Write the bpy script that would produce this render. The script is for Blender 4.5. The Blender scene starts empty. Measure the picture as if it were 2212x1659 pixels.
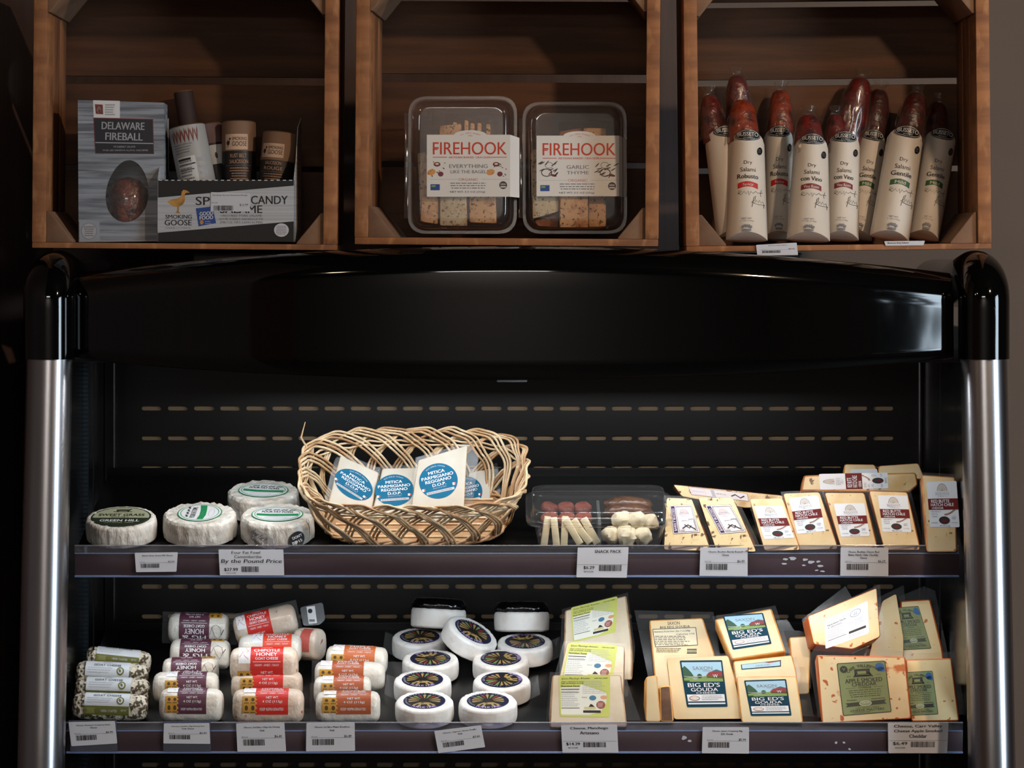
import bpy, bmesh, math, random
from mathutils import Vector, Matrix, noise
R = math.radians
sc = bpy.context.scene
col = sc.collection
rnd = random.Random(7)

# ------------------------------------------------------------------ camera, exposure, world, daylight
FPX, CX, CY, CAMZ, CAMY = 6400.0, 1106.0, 560.0, 1.62, -4.0
cam_d = bpy.data.cameras.new('camera')
cam = bpy.data.objects.new('camera', cam_d); col.objects.link(cam)
cam.location = (0, CAMY, CAMZ); cam.rotation_euler = (R(90), 0, 0)
cam_d.sensor_fit = 'HORIZONTAL'; cam_d.sensor_width = 36
cam_d.lens = FPX / 2212 * 36
cam_d.shift_y = -(829.5 - CY) / 2212
cam_d.clip_start = 0.05; cam_d.clip_end = 60
sc.camera = cam
vs = sc.view_settings
vs.view_transform = 'Standard'; vs.look = 'None'; vs.gamma = 1; vs.use_curve_mapping = False
vs.exposure = 0.0
sc.cycles.max_bounces = 8; sc.cycles.diffuse_bounces = 3; sc.cycles.glossy_bounces = 4
sc.cycles.transparent_max_bounces = 24; sc.cycles.transmission_bounces = 4
sc.cycles.caustics_reflective = False; sc.cycles.caustics_refractive = False
sc.cycles.use_denoising = True
sc.cycles.sample_clamp_indirect = 4.0

world = bpy.data.worlds.new('overcast_sky'); sc.world = world
world.use_nodes = True
bgn = world.node_tree.nodes['Background']
bgn.inputs[0].default_value = (0.50, 0.62, 0.70, 1); bgn.inputs[1].default_value = 0.9

def area(name, loc, target, sx, sy, power, color, spread=180):
    l = bpy.data.lights.new(name, 'AREA'); l.shape = 'RECTANGLE'; l.size = sx; l.size_y = sy
    l.energy = power; l.color = color; l.spread = R(spread)
    o = bpy.data.objects.new(name, l); col.objects.link(o)
    o.location = loc
    o.rotation_euler = (Vector(target) - Vector(loc)).to_track_quat('-Z', 'Y').to_euler()
    return o
WIN_Y0, WIN_Y1, WIN_Z0, WIN_Z1 = -3.35, -1.45, 0.75, 2.5       # window opening in the right wall (x = 3.2)
daylight = area('daylight', (5.1, -4.75, 2.0), (0, 0, 1.45), 3.6, 3.2, 560, (0.70, 0.86, 1.0))

# ------------------------------------------------------------------ picture <-> place
def P(px, py, Y):
    k = (Y - CAMY) / FPX
    return Vector(((px - CX) * k, Y, CAMZ - (py - CY) * k))
CAM = Vector((0, CAMY, CAMZ))
def ray_plane(px, py, o, n):
    d = P(px, py, 0) - CAM
    return CAM + d * ((o - CAM).dot(n) / d.dot(n))

# ------------------------------------------------------------------ materials
def lin(c):
    return tuple(((v / 255) / 12.92 if v / 255 <= 0.04045 else ((v / 255 + 0.055) / 1.055) ** 2.4) for v in c) + (1,)
_mats = {}
def mk(name, rgb, rough=.5, metal=0, spec=.5, coat=0, noise=None, bump=None, emit=0, aniso=0, sub=0):
    """noise = (scale, rgb2, lo, hi, (stretch xyz), detail); bump = (scale, strength, dist, (stretch))"""
    if name in _mats: return _mats[name]
    m = bpy.data.materials.new(name); m.use_nodes = True
    nt = m.node_tree; b = nt.nodes['Principled BSDF']
    b.inputs['Base Color'].default_value = lin(rgb); b.inputs['Roughness'].default_value = rough
    b.inputs['Metallic'].default_value = metal; b.inputs['Specular IOR Level'].default_value = spec
    b.inputs['Coat Weight'].default_value = coat; b.inputs['Coat Roughness'].default_value = .08
    b.inputs['Anisotropic'].default_value = aniso
    if sub:
        b.inputs['Subsurface Weight'].default_value = sub; b.inputs['Subsurface Radius'].default_value = (.004, .003, .002)
    if emit:
        b.inputs['Emission Color'].default_value = lin(rgb); b.inputs['Emission Strength'].default_value = emit
    def coords(stretch):
        tc = nt.nodes.new('ShaderNodeTexCoord'); mp = nt.nodes.new('ShaderNodeMapping')
        mp.inputs['Scale'].default_value = stretch
        nt.links.new(tc.outputs['Object'], mp.inputs['Vector']); return mp.outputs[0]
    layers = noise if isinstance(noise, list) else ([noise] if noise else [])
    prev = None
    for (scale, rgb2, lo, hi, stretch, detail) in layers:
        nz = nt.nodes.new('ShaderNodeTexNoise'); nz.inputs['Scale'].default_value = scale; nz.inputs['Detail'].default_value = detail
        nt.links.new(coords(stretch), nz.inputs['Vector'])
        rp = nt.nodes.new('ShaderNodeValToRGB'); rp.color_ramp.elements[0].position = lo; rp.color_ramp.elements[1].position = hi
        rp.color_ramp.elements[0].color = (0, 0, 0, 1); rp.color_ramp.elements[1].color = (1, 1, 1, 1)
        nt.links.new(nz.outputs[0], rp.inputs[0])
        mx = nt.nodes.new('ShaderNodeMix'); mx.data_type = 'RGBA'
        if prev is None: mx.inputs[6].default_value = lin(rgb)
        else: nt.links.new(prev, mx.inputs[6])
        mx.inputs[7].default_value = lin(rgb2)
        nt.links.new(rp.outputs[0], mx.inputs[0]); prev = mx.outputs[2]
    if prev is not None:
        nt.links.new(prev, b.inputs['Base Color'])
    if bump:
        nz = nt.nodes.new('ShaderNodeTexNoise'); nz.inputs['Scale'].default_value = bump[0]; nz.inputs['Detail'].default_value = 4
        nt.links.new(coords(bump[3] if len(bump) > 3 else (1, 1, 1)), nz.inputs['Vector'])
        bp = nt.nodes.new('ShaderNodeBump'); bp.inputs['Strength'].default_value = bump[1]; bp.inputs['Distance'].default_value = bump[2]
        nt.links.new(nz.outputs[0], bp.inputs['Height']); nt.links.new(bp.outputs[0], b.inputs['Normal'])
    _mats[name] = m
    return m
def clear(name, tint=(245, 248, 250), base=.05, edge=.75, rough=.06, haze=0.0):
    """thin clear plastic: see-through with a reflection that grows at grazing angles, plus a little milky haze"""
    if name in _mats: return _mats[name]
    m = bpy.data.materials.new(name); m.use_nodes = True; nt = m.node_tree
    nt.nodes.remove(nt.nodes['Principled BSDF']); out = nt.nodes['Material Output']
    tr = nt.nodes.new('ShaderNodeBsdfTransparent'); tr.inputs[0].default_value = lin(tint)
    gl = nt.nodes.new('ShaderNodeBsdfGlossy'); gl.inputs['Roughness'].default_value = rough; gl.inputs[0].default_value = (1, 1, 1, 1)
    lw = nt.nodes.new('ShaderNodeLayerWeight'); lw.inputs[0].default_value = .35
    mr = nt.nodes.new('ShaderNodeMapRange'); mr.inputs[3].default_value = base; mr.inputs[4].default_value = edge
    pw = nt.nodes.new('ShaderNodeMath'); pw.operation = 'POWER'; pw.inputs[1].default_value = 2.2
    nt.links.new(lw.outputs['Facing'], pw.inputs[0]); nt.links.new(pw.outputs[0], mr.inputs[0])
    mx = nt.nodes.new('ShaderNodeMixShader')
    nt.links.new(mr.outputs[0], mx.inputs[0]); nt.links.new(tr.outputs[0], mx.inputs[1]); nt.links.new(gl.outputs[0], mx.inputs[2])
    last = mx.outputs[0]
    if haze:
        df = nt.nodes.new('ShaderNodeBsdfDiffuse'); df.inputs[0].default_value = (.8, .82, .84, 1)
        m2 = nt.nodes.new('ShaderNodeMixShader'); m2.inputs[0].default_value = haze
        nt.links.new(last, m2.inputs[1]); nt.links.new(df.outputs[0], m2.inputs[2]); last = m2.outputs[0]
    nt.links.new(last, out.inputs[0])
    _mats[name] = m
    return m

# ------------------------------------------------------------------ object helpers
def tag(o, label, cat, group=None, kind=None):
    if label: o['label'] = label
    if cat: o['category'] = cat
    if group: o['group'] = group
    if kind: o['kind'] = kind
    return o
def thing(name, label, cat, M=None, group=None):
    o = bpy.data.objects.new(name, None); col.objects.link(o)
    o.empty_display_size = .02
    if M is not None: o.matrix_world = M
    return tag(o, label, cat, group)

class MB:
    """collects faces with materials, then links them as ONE mesh object"""
    def __init__(s): s.v = []; s.f = []; s.m = []; s.mats = []
    def mi(s, mat):
        if mat not in s.mats: s.mats.append(mat)
        return s.mats.index(mat)
    def add(s, verts, faces, mat):
        o = len(s.v); s.v += [tuple(v) for v in verts]; k = s.mi(mat)
        for f in faces: s.f.append(tuple(i + o for i in f)); s.m.append(k)
        return s
    def box(s, x0, x1, y0, y1, z0, z1, mat, M=None):
        v = [Vector((x, y, z)) for z in (z0, z1) for y in (y0, y1) for x in (x0, x1)]
        if M is not None: v = [M @ p for p in v]
        return s.add(v, [(0, 2, 3, 1), (4, 5, 7, 6), (0, 1, 5, 4), (2, 6, 7, 3), (0, 4, 6, 2), (1, 3, 7, 5)], mat)
    def prism(s, poly, y0, y1, mat, side=None):
        n = len(poly)
        s.add([(x, y0, z) for x, z in poly], [tuple(range(n))], mat)
        s.add([(x, y1, z) for x, z in poly], [tuple(reversed(range(n)))], mat)
        s.add([(x, y0, z) for x, z in poly] + [(x, y1, z) for x, z in poly],
              [(i, n + i, n + (i + 1) % n, (i + 1) % n) for i in range(n)], side or mat)
        return s
    def rings(s, rings, mat, closed=True, cap0=False, cap1=False):
        n = len(rings[0]); v = [p for r in rings for p in r]; f = []
        for k in range(len(rings) - 1):
            for i in range(n if closed else n - 1):
                j = (i + 1) % n
                f.append((k * n + i, k * n + j, (k + 1) * n + j, (k + 1) * n + i))
        if cap0: f.append(tuple(reversed(range(n))))
        if cap1: f.append(tuple((len(rings) - 1) * n + i for i in range(n)))
        return s.add(v, f, mat)
    def lathe(s, prof, mat, seg=48, sx=1, sy=1, wob=None, cap=True):
        rings = []
        for (r, z) in prof:
            ring = []
            for i in range(seg):
                a = 2 * math.pi * i / seg
                p = Vector((r * math.cos(a) * sx, r * math.sin(a) * sy, z))
                if wob: p = wob(p, a, r, z)
                ring.append(p)
            rings.append(ring)
        return s.rings(rings, mat, cap0=cap, cap1=cap)
    def tube(s, pts, r, mat, seg=8, cap=True):
        pts = [Vector(p) for p in pts]; rings = []; up = None
        for i, p in enumerate(pts):
            t = (pts[min(i + 1, len(pts) - 1)] - pts[max(i - 1, 0)]).normalized()
            if up is None: up = Vector((0, 0, 1)) if abs(t.z) < .9 else Vector((0, 1, 0))
            u = (up - t * up.dot(t)).normalized(); up = u; w = t.cross(u)
            rr = r[i] if isinstance(r, (list, tuple)) else r
            rings.append([p + (u * math.cos(2 * math.pi * k / seg) + w * math.sin(2 * math.pi * k / seg)) * rr for k in range(seg)])
        return s.rings(rings, mat, cap0=cap, cap1=cap)
    def build(s, name, parent=None, bevel=0, seg=2, smooth=40, fix=True, rim=-1):
        me = bpy.data.meshes.new(name)
        bm = bmesh.new()
        vv = [bm.verts.new(v) for v in s.v]
        for f, k in zip(s.f, s.m):
            try:
                fc = bm.faces.new([vv[i] for i in f]); fc.material_index = k
            except ValueError: pass
        if fix or bevel:
            bmesh.ops.remove_doubles(bm, verts=bm.verts, dist=1e-6)
            bmesh.ops.recalc_face_normals(bm, faces=bm.faces)
        if bevel:
            es = [e for e in bm.edges if len(e.link_faces) == 2 and e.calc_face_angle(0) > R(35)]
            bmesh.ops.bevel(bm, geom=es, offset=bevel, segments=seg, affect='EDGES', profile=.5, clamp_overlap=True, material=rim)
        bm.to_mesh(me); bm.free()
        for m in s.mats: me.materials.append(m)
        if smooth:
            me.polygons.foreach_set('use_smooth', [True] * len(me.polygons))
            me.set_sharp_from_angle(angle=R(smooth))
        o = bpy.data.objects.new(name, me); col.objects.link(o)
        if parent is not None: o.parent = parent
        return o

def dup(root, M, label=None, group=None):
    r = root.copy(); col.objects.link(r); r.matrix_world = M
    if label: r['label'] = label
    if group: r['group'] = group
    for ch in list(root.children):
        c = ch.copy(); col.objects.link(c); c.parent = r
        for g in ch.children:
            d = g.copy(); col.objects.link(d); d.parent = c
    return r

def round_poly(pts, r, n=4):
    out = []
    m = len(pts)
    for i in range(m):
        p, a, b = Vector(pts[i]), Vector(pts[i - 1]), Vector(pts[(i + 1) % m])
        da, db = (a - p), (b - p); rr = min(r, da.length * .45, db.length * .45)
        s, e = p + da.normalized() * rr, p + db.normalized() * rr
        for k in range(n + 1):
            t = k / n
            q = s * (1 - t) ** 2 + p * 2 * t * (1 - t) + e * t * t
            out.append((q.x, q.y))
    return out
def rrect(w, h, r, n=5):
    return round_poly([(-w, -h), (w, -h), (w, h), (-w, h)], r, n)

# ------------------------------------------------------------------ printed matter
_txt = {}
def text_tris(s, bold=0, shear=0, res=2):
    k = (s, bold, shear, res)
    if k not in _txt:
        c = bpy.data.curves.new('t', 'FONT'); c.body = s; c.size = 1; c.resolution_u = res; c.offset = bold; c.shear = shear
        o = bpy.data.objects.new('t', c)
        me = bpy.data.meshes.new_from_object(o)
        v = [(q.co.x, q.co.y) for q in me.vertices]; f = [tuple(p.vertices) for p in me.polygons]
        bpy.data.objects.remove(o); bpy.data.curves.remove(c); bpy.data.meshes.remove(me)
        _txt[k] = (v, f)
    return _txt[k]
class Decal:
    """flat print laid out in W x H design units, then mapped onto a surface by fn(u, v, lift) with u, v in 0..1"""
    def __init__(s, W, H, curved=0): s.W, s.H = W, H; s.items = []; s.L = 0; s.curved = curved
    def poly(s, pts, mat, faces=None):
        s.items.append((list(pts), faces or [tuple(range(len(pts)))], mat, s.L)); return s
    def up(s): s.L += 1; return s
    def rect(s, x0, y0, x1, y1, mat, nx=1, ny=1, r=0):
        if r: return s.poly(round_poly([(x0, y0), (x1, y0), (x1, y1), (x0, y1)], r), mat)
        pts = [(x0 + (x1 - x0) * i / nx, y0 + (y1 - y0) * j / ny) for j in range(ny + 1) for i in range(nx + 1)]
        return s.poly(pts, mat, [(j * (nx + 1) + i, j * (nx + 1) + i + 1, (j + 1) * (nx + 1) + i + 1, (j + 1) * (nx + 1) + i) for j in range(ny) for i in range(nx)])
    def ell(s, cx, cy, rx, ry, mat, n=32, rot=0):
        c, q = math.cos(rot), math.sin(rot)
        return s.poly([(cx + rx * math.cos(2 * math.pi * i / n) * c - ry * math.sin(2 * math.pi * i / n) * q,
                        cy + rx * math.cos(2 * math.pi * i / n) * q + ry * math.sin(2 * math.pi * i / n) * c) for i in range(n)], mat)
    def ring(s, cx, cy, rx, ry, w, mat, n=32):
        p = []
        for i in range(n):
            a = 2 * math.pi * i / n
            p += [(cx + rx * math.cos(a), cy + ry * math.sin(a)), (cx + (rx - w) * math.cos(a), cy + (ry - w) * math.sin(a))]
        return s.poly(p, mat, [(2 * i, (2 * i + 2) % (2 * n), (2 * i + 3) % (2 * n), 2 * i + 1) for i in range(n)])
    def frame(s, x0, y0, x1, y1, w, mat):
        s.rect(x0, y0, x1, y0 + w, mat); s.rect(x0, y1 - w, x1, y1, mat); s.rect(x0, y0, x0 + w, y1, mat); return s.rect(x1 - w, y0, x1, y1, mat)
    def stroke(s, pts, w, mat):
        v = []; n = len(pts)
        for i in range(n):
            a, b = pts[max(i - 1, 0)], pts[min(i + 1, n - 1)]
            d = math.hypot(b[0] - a[0], b[1] - a[1]) or 1
            nx, ny = -(b[1] - a[1]) / d * w / 2, (b[0] - a[0]) / d * w / 2
            v += [(pts[i][0] + nx, pts[i][1] + ny), (pts[i][0] - nx, pts[i][1] - ny)]
        return s.poly(v, mat, [(2 * i, 2 * i + 1, 2 * i + 3, 2 * i + 2) for i in range(n - 1)])
    def text(s, t, cx, cy, h, mat, w=None, bold=0.0, rot=0, shear=0, maxw=None, res=3):
        heavy = min(bold, .03); bold = 0
        v, f = text_tris(t, bold, shear, res)
        if not v: return s
        x0, x1 = min(p[0] for p in v), max(p[0] for p in v); y0, y1 = min(p[1] for p in v), max(p[1] for p in v)
        ky = h / (y1 - y0); kx = w / (x1 - x0) if w else ky
        if maxw and kx * (x1 - x0) > maxw: kx = maxw / (x1 - x0)
        c, q = math.cos(rot), math.sin(rot); pts = []
        for (x, y) in v:
            a, b = (x - (x0 + x1) / 2) * kx, (y - (y0 + y1) / 2) * ky
            pts.append((cx + a * c - b * q, cy + a * q + b * c))
        for sh in ((-1, 1) if heavy else (0,)):
            dx, dy = sh * heavy * h * .9 * c, sh * heavy * h * .9 * q
            s.items.append(([(x + dx, y + dy) for x, y in pts], f, mat, s.L + (.6 if sh > 0 else 0)))
        return s
    def arc(s, t, cx, cy, r, a0, a1, h, mat, bold=0.03, flip=False):
        n = len(t)
        for i, ch in enumerate(t):
            if ch == ' ': continue
            a = a0 + (a1 - a0) * (i + .5) / n
            s.text(ch, cx + r * math.cos(a), cy + r * math.sin(a), h, mat, w=h * (.35 if ch in 'I1' else .75), bold=bold, rot=a - math.pi / 2 + (math.pi if flip else 0))
        return s
    def lines(s, x0, y0, x1, y1, n, mat, fill=.45, seed=1, center=False):
        g = random.Random(seed); dy = (y1 - y0) / n
        for j in range(n):
            y = y1 - dy * (j + .5); end = x1 - (x1 - x0) * (g.random() * .3); a0 = x0
            if center: off = (x1 - end) / 2; a0 += off; end = x1 - off
            x = a0
            while x < end:
                wd = (x1 - x0) * (.03 + .1 * g.random()); xe = min(x + wd, end)
                s.rect(x, y - dy * fill / 2, xe, y + dy * fill / 2, mat); x = xe + (x1 - x0) * .018
        return s
    def barcode(s, x0, y0, x1, y1, mat, seed=3):
        g = random.Random(seed); x = x0; u = (x1 - x0) / 75
        while x < x1 - u:
            w = u * g.choice((1, 1, 1.6, 2.4)); s.rect(x, y0, min(x + w, x1), y1, mat); x += w + u * g.choice((.9, 1.2, 2))
        return s
    def build(s, name, parent, fn, lift=.00016, base=.0004, extra=None):
        mb = MB()
        for (pts, faces, mat, L) in s.items:
            if s.curved and max(max(p[i] for p in pts) - min(p[i] for p in pts) for i in (0, 1)) > s.curved:
                bm = bmesh.new(); vv = [bm.verts.new((x, y, 0)) for x, y in pts]
                for f in faces:
                    try: bm.faces.new([vv[i] for i in f])
                    except ValueError: pass
                for _ in range(5):
                    bmesh.ops.triangulate(bm, faces=bm.faces)
                    es = [q for q in bm.edges if q.calc_length() > s.curved]
                    if not es: break
                    bmesh.ops.subdivide_edges(bm, edges=es, cuts=1)
                bm.verts.index_update(); pts = [(v.co.x, v.co.y) for v in bm.verts]; faces = [tuple(v.index for v in f.verts) for f in bm.faces]; bm.free()
            mb.add([fn(x / s.W, y / s.H, base + L * lift) for x, y in pts], faces, mat)
        if extra: extra(mb)
        o = mb.build(name, parent, smooth=0, fix=False)
        return o

class Face:
    """a flat face that stands in the place: anchored at pixel (px, py) at depth Y, leaning back, turned by yaw"""
    def __init__(s, px, py, Y, lean=0, yaw=0, world=None):
        s.A = world if world is not None else P(px, py, Y)
        s.rot = Matrix.Rotation(R(yaw), 4, 'Z') @ Matrix.Rotation(-R(lean), 4, 'X')
        s.M = Matrix.Translation(s.A) @ s.rot; s.inv = s.M.inverted(); s.n = s.rot.to_3x3() @ Vector((0, 1, 0))
    def uv(s, px, py, y=0.0):
        p = s.inv @ ray_plane(px, py, s.A + s.n * y, s.n); return (p.x, p.z)
    def px(s, y=0.0):
        """map for a Decal whose units are the photograph's pixels (x, -y)"""
        def fn(u, v, lift):
            q = s.uv(u, -v, y); return (q[0], y - lift, q[1])
        return fn
    def quad(s, pts, y=0.0):
        """pts: TL, TR, BR, BL in the photograph -> map for a Decal"""
        tl, tr, br, bl = [Vector(s.uv(a, b, y)) for a, b in pts]
        def fn(u, v, lift):
            q = (bl * (1 - u) + br * u) * (1 - v) + (tl * (1 - u) + tr * u) * v
            return (q.x, y - lift, q.y)
        return fn
def slab(face, outline, thick, mat, side, name, parent, bevel=.0025, corner=.004, seg=3, y0=0.0, foot=0.0, rim=-1):
    """foot: how fast the underside rises towards the back, so that a leaning block still stands flat on its shelf"""
    poly = round_poly([face.uv(a, b) for a, b in outline], corner) if corner else [face.uv(a, b) for a, b in outline]
    mb = MB(); n = len(poly); hi = max(z for x, z in poly); lo = min(z for x, z in poly)
    bk = [(x, y0 + thick, z + foot * thick * max(0, 1 - (z - lo) / (hi - lo))) for x, z in poly]
    fr = [(x, y0, z) for x, z in poly]
    mb.add(fr, [tuple(range(n))], mat); mb.add(bk, [tuple(reversed(range(n)))], mat)
    mb.add(fr + bk, [(i, n + i, n + (i + 1) % n, (i + 1) % n) for i in range(n)], side)
    return mb.build(name, parent, bevel=bevel, seg=seg, smooth=50, rim=rim)
# ------------------------------------------------------------------ common inks and papers
WHITE = mk('label_white', (226, 228, 230), .45)
PAPER = mk('tag_paper', (205, 208, 216), .5)
INK = mk('ink_black', (26, 25, 26), .6)
GREY = mk('ink_grey', (120, 120, 124), .6)
LGREY = mk('ink_pale_grey', (170, 172, 178), .6)
BLACKGLOSS = mk('black_gloss_plastic', (5, 5, 5), .06, spec=.5)
BLACKMAT = mk('black_sheet_metal', (6, 6, 6), .36)
ALU = mk('brushed_aluminium', (158, 156, 158), .27, metal=1)
CHROME = mk('bright_trim', (190, 195, 205), .15, metal=1)

# ------------------------------------------------------------------ the room
def struct(mb, name, label=None, parent=None, **k):
    o = mb.build(name, parent, **k); o['kind'] = 'structure'
    if label: o['label'] = label
    return o
wallm = mk('taupe_wall_paint', (122, 108, 98), .85, noise=(3, (114, 101, 92), .35, .65, (1, 1, 1), 3), bump=(140, .08, .002))
darkw = mk('dark_brown_panel', (98, 78, 72), .55, noise=(2, (80, 64, 60), .3, .7, (30, 30, 1.2), 4))
darkc = mk('dark_ceiling_paint', (42, 39, 37), .9)
backw = mk('dim_room_paint', (186, 180, 175), .85)
warmw = mk('warm_brown_wall', (120, 72, 44), .6, noise=(3, (88, 50, 30), .3, .7, (1, 6, 1), 4))
floorm = mk('dark_concrete_floor', (74, 68, 64), .55, noise=(4, (58, 54, 52), .3, .7, (1, 1, 1), 5))
struct(MB().box(-2.6, 3.2, -5.2, .75, -.06, 0, floorm), 'floor', smooth=0)
struct(MB().box(-2.6, 3.2, -5.2, .75, 2.9, 2.96, darkc), 'ceiling', smooth=0)
struct(MB().box(-2.6, 3.2, .75, .81, 0, 2.9, wallm), 'wall_back', smooth=0)
struct(MB().box(-2.66, -2.6, -5.2, .75, 0, 2.9, warmw), 'wall_left', smooth=0)
struct(MB().box(-2.6, 3.2, -5.26, -5.2, 0, 2.9, backw), 'wall_front', smooth=0)
w = MB(); x0, x1 = 3.2, 3.32
w.box(x0, x1, -5.2, WIN_Y0, 0, 2.9, wallm); w.box(x0, x1, WIN_Y1, .75, 0, 2.9, wallm)
w.box(x0, x1, WIN_Y0, WIN_Y1, 0, WIN_Z0, wallm); w.box(x0, x1, WIN_Y0, WIN_Y1, WIN_Z1, 2.9, wallm)
struct(w, 'wall_right', smooth=0)
wf = MB(); fm = mk('window_frame_paint', (60, 58, 58), .5)
wf.box(3.22, 3.28, WIN_Y0, WIN_Y0 + .05, WIN_Z0, WIN_Z1, fm); wf.box(3.22, 3.28, WIN_Y1 - .05, WIN_Y1, WIN_Z0, WIN_Z1, fm)
wf.box(3.22, 3.28, WIN_Y0, WIN_Y1, WIN_Z0, WIN_Z0 + .05, fm); wf.box(3.22, 3.28, WIN_Y0, WIN_Y1, WIN_Z1 - .05, WIN_Z1, fm)
struct(wf, 'window_1', 'shop window whose daylight shines in the glossy canopy', smooth=0)
struct(MB().box(-.73, .285, .715, .75, 0, 2.9, darkw), 'added_panel_1', 'dark panel added to the wall behind the two left crates', smooth=0)  # panel added to keep the gaps round the left crates dark
# dark boarded partition at the left end of the display case
struct(MB().box(-.80, -.73, -.75, .75, 0, 2.9, darkw), 'wall_partition', smooth=0)

# ------------------------------------------------------------------ warm lamps on the ceiling (each with its own light)
bulbm = mk('warm_bulb', (255, 176, 96), .4, emit=26)
shadem = mk('lamp_black_metal', (14, 13, 13), .4)
def ceiling_lamp(x, y, z, power, label, target=None):
    t = thing('ceiling_spotlight', label, 'lamp', Matrix.Translation((x, y, z)), 'warm spotlights on the ceiling')
    h = MB(); h.lathe([(.012, .09), (.055, .08), (.06, .0), (.056, .0), (.05, .075)], shadem, 24, cap=False); h.build('lamp_shade', t)
    MB().tube([(0, 0, .09), (0, 0, 2.9 - z)], .008, shadem).build('stem', t)
    MB().lathe([(.001, .02), (.03, .03), (.036, .05), (.02, .075)], bulbm, 20).build('bulb', t)
    l = bpy.data.lights.new('warm_lamp_light', 'SPOT'); l.energy = power; l.color = (1.0, .72, .49); l.shadow_soft_size = .05
    l.spot_size = R(150); l.spot_blend = .6
    o = bpy.data.objects.new('warm_lamp_light', l); col.objects.link(o); o.parent = t; o.location = (0, 0, .0)
    if target:
        o.rotation_euler = (Vector(target) - Vector((x, y, z))).to_track_quat('-Z', 'Y').to_euler()
    return t
ceiling_lamp(1.35, -1.75, 2.62, 108, 'warm ceiling spotlight in front of the right half of the display case', (0, .1, 1.75))
ceiling_lamp(-1.02, -2.0, 2.62, 9, 'warm ceiling spotlight to the left, nearer the middle of the room', (-.3, 0, 1.5))
ceiling_lamp(-1.6, -2.0, 2.62, 9, 'warm ceiling spotlight farthest to the left', (-.5, 0, 1.5))
panelm = mk('fill_panel_glow', (255, 240, 220), .4, emit=2.2)
t = thing('added_fill_panel', 'added fill light panel overhead, near the wall behind the viewer', 'lamp', Matrix.Translation((-.2, -4.55, 2.86)))  # added fill: brightens the front wall, its reflections and the front-facing things
MB().box(-.62, .62, -.32, .32, 0, .04, shadem).build('housing', t, bevel=.004); MB().box(-.6, .6, -.3, .3, -.003, .002, panelm).build('diffuser', t, smooth=0)
o = area('fill_panel_light', (-.2, -4.55, 2.85), (-.2, -4.4, 0), 1.2, .6, 52, (1.0, .95, .90)); o.parent = t; o.matrix_parent_inverse = t.matrix_world.inverted()
# ------------------------------------------------------------------ refrigerated display case
case = thing('refrigerated_display_case', 'black open refrigerated display case with silver round posts and two shelves', 'display fridge', Matrix.Translation((0, 0, 0)))
XL, XR = -.625, .637
def post(X, n):
    z0 = P(0, 775, 0).z
    mb = MB(); pts = [(X, -.07 - (z0 - z) * .0 + .07 * min(1, max(0, (z - (z0 - .56)) / .56)), z) for z in [.32 + (z0 - .32) * i / 24 for i in range(25)]]
    mb.tube(pts, .0312, ALU, 40); mb.build('post', case)
    # glossy black cap: straight up, then bending back over the top
    r = .0345; zc = P(0, 775, 0).z; ztop = P(0, 604, 0).z; rb = .075
    pts = [(X, 0, zc)] + [(X, 0, zc + (ztop - rb * .35 - zc) * i / 6) for i in range(1, 7)]
    zb = ztop - rb * .35
    for i in range(1, 9):
        a = R(90) * i / 8; pts.append((X, rb * (1 - math.cos(a)), zb + rb * .42 * math.sin(a)))
    for yv in (.2, .34, .46): pts.append((X, yv, zb + rb * .42 - .012))
    MB().tube(pts, r, BLACKGLOSS, 40).build('post_cap', case)
post(XL, 0); post(XR, 1)
# canopy: bowed out in plan, arched above and below, rolled top edge
cx0, cx1 = 158, 2060
mb = MB(); rings = []
for i in range(49):
    t = -1 + 2 * i / 48
    px = (cx0 + cx1) / 2 + (cx1 - cx0) / 2 * t
    R0 = 1.70; X = (px - CX) * 4.0 / FPX
    Yf = .012 - (math.sqrt(R0 * R0 - X * X) - math.sqrt(R0 * R0 - .595 * .595))
    zt = P(0, 590 - 58 * (1 - abs(t) ** 2.0), Yf).z; zb = P(0, 777 + 44 * (1 - abs(t) ** 2.0), Yf).z
    Xp = P(px, 0, Yf).x; ring = []
    ring.append((Xp, .045, zt - .05)); ring.append((Xp, Yf + .03, zt - .055)); ring.append((Xp, Yf + .022, zb + .001)); ring.append((Xp, Yf + .004, zb)); ring.append((Xp, Yf, zb + .004))
    for k in range(6): ring.append((Xp, Yf, zb + .004 + (zt - .036 - zb - .004) * (k + 1) / 6))
    for k in range(1, 9):
        a = R(80) * k / 8; ring.append((Xp, Yf + .045 * (1 - math.cos(a)) , zt - .036 + .036 * math.sin(a) / math.sin(R(80))))
    ring.append((Xp, max(.045, Yf + .05), zt - .004))
    rings.append(ring)
mb.rings(rings, BLACKGLOSS, cap0=True, cap1=True); mb.build('canopy', case, smooth=45)
MB().box(-.02, .02, -.085, -.065, P(0, 825, -.08).z, P(0, 818, -.08).z, mk('grey_clip', (150, 150, 150), .4)).build('latch', case, bevel=.001)
# top deck that carries the crates
MB()  .box(-.44, .40, .09, .56, 1.60, P(0, 546, .1).z, BLACKMAT).build('top_deck', case, bevel=.002)
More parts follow.
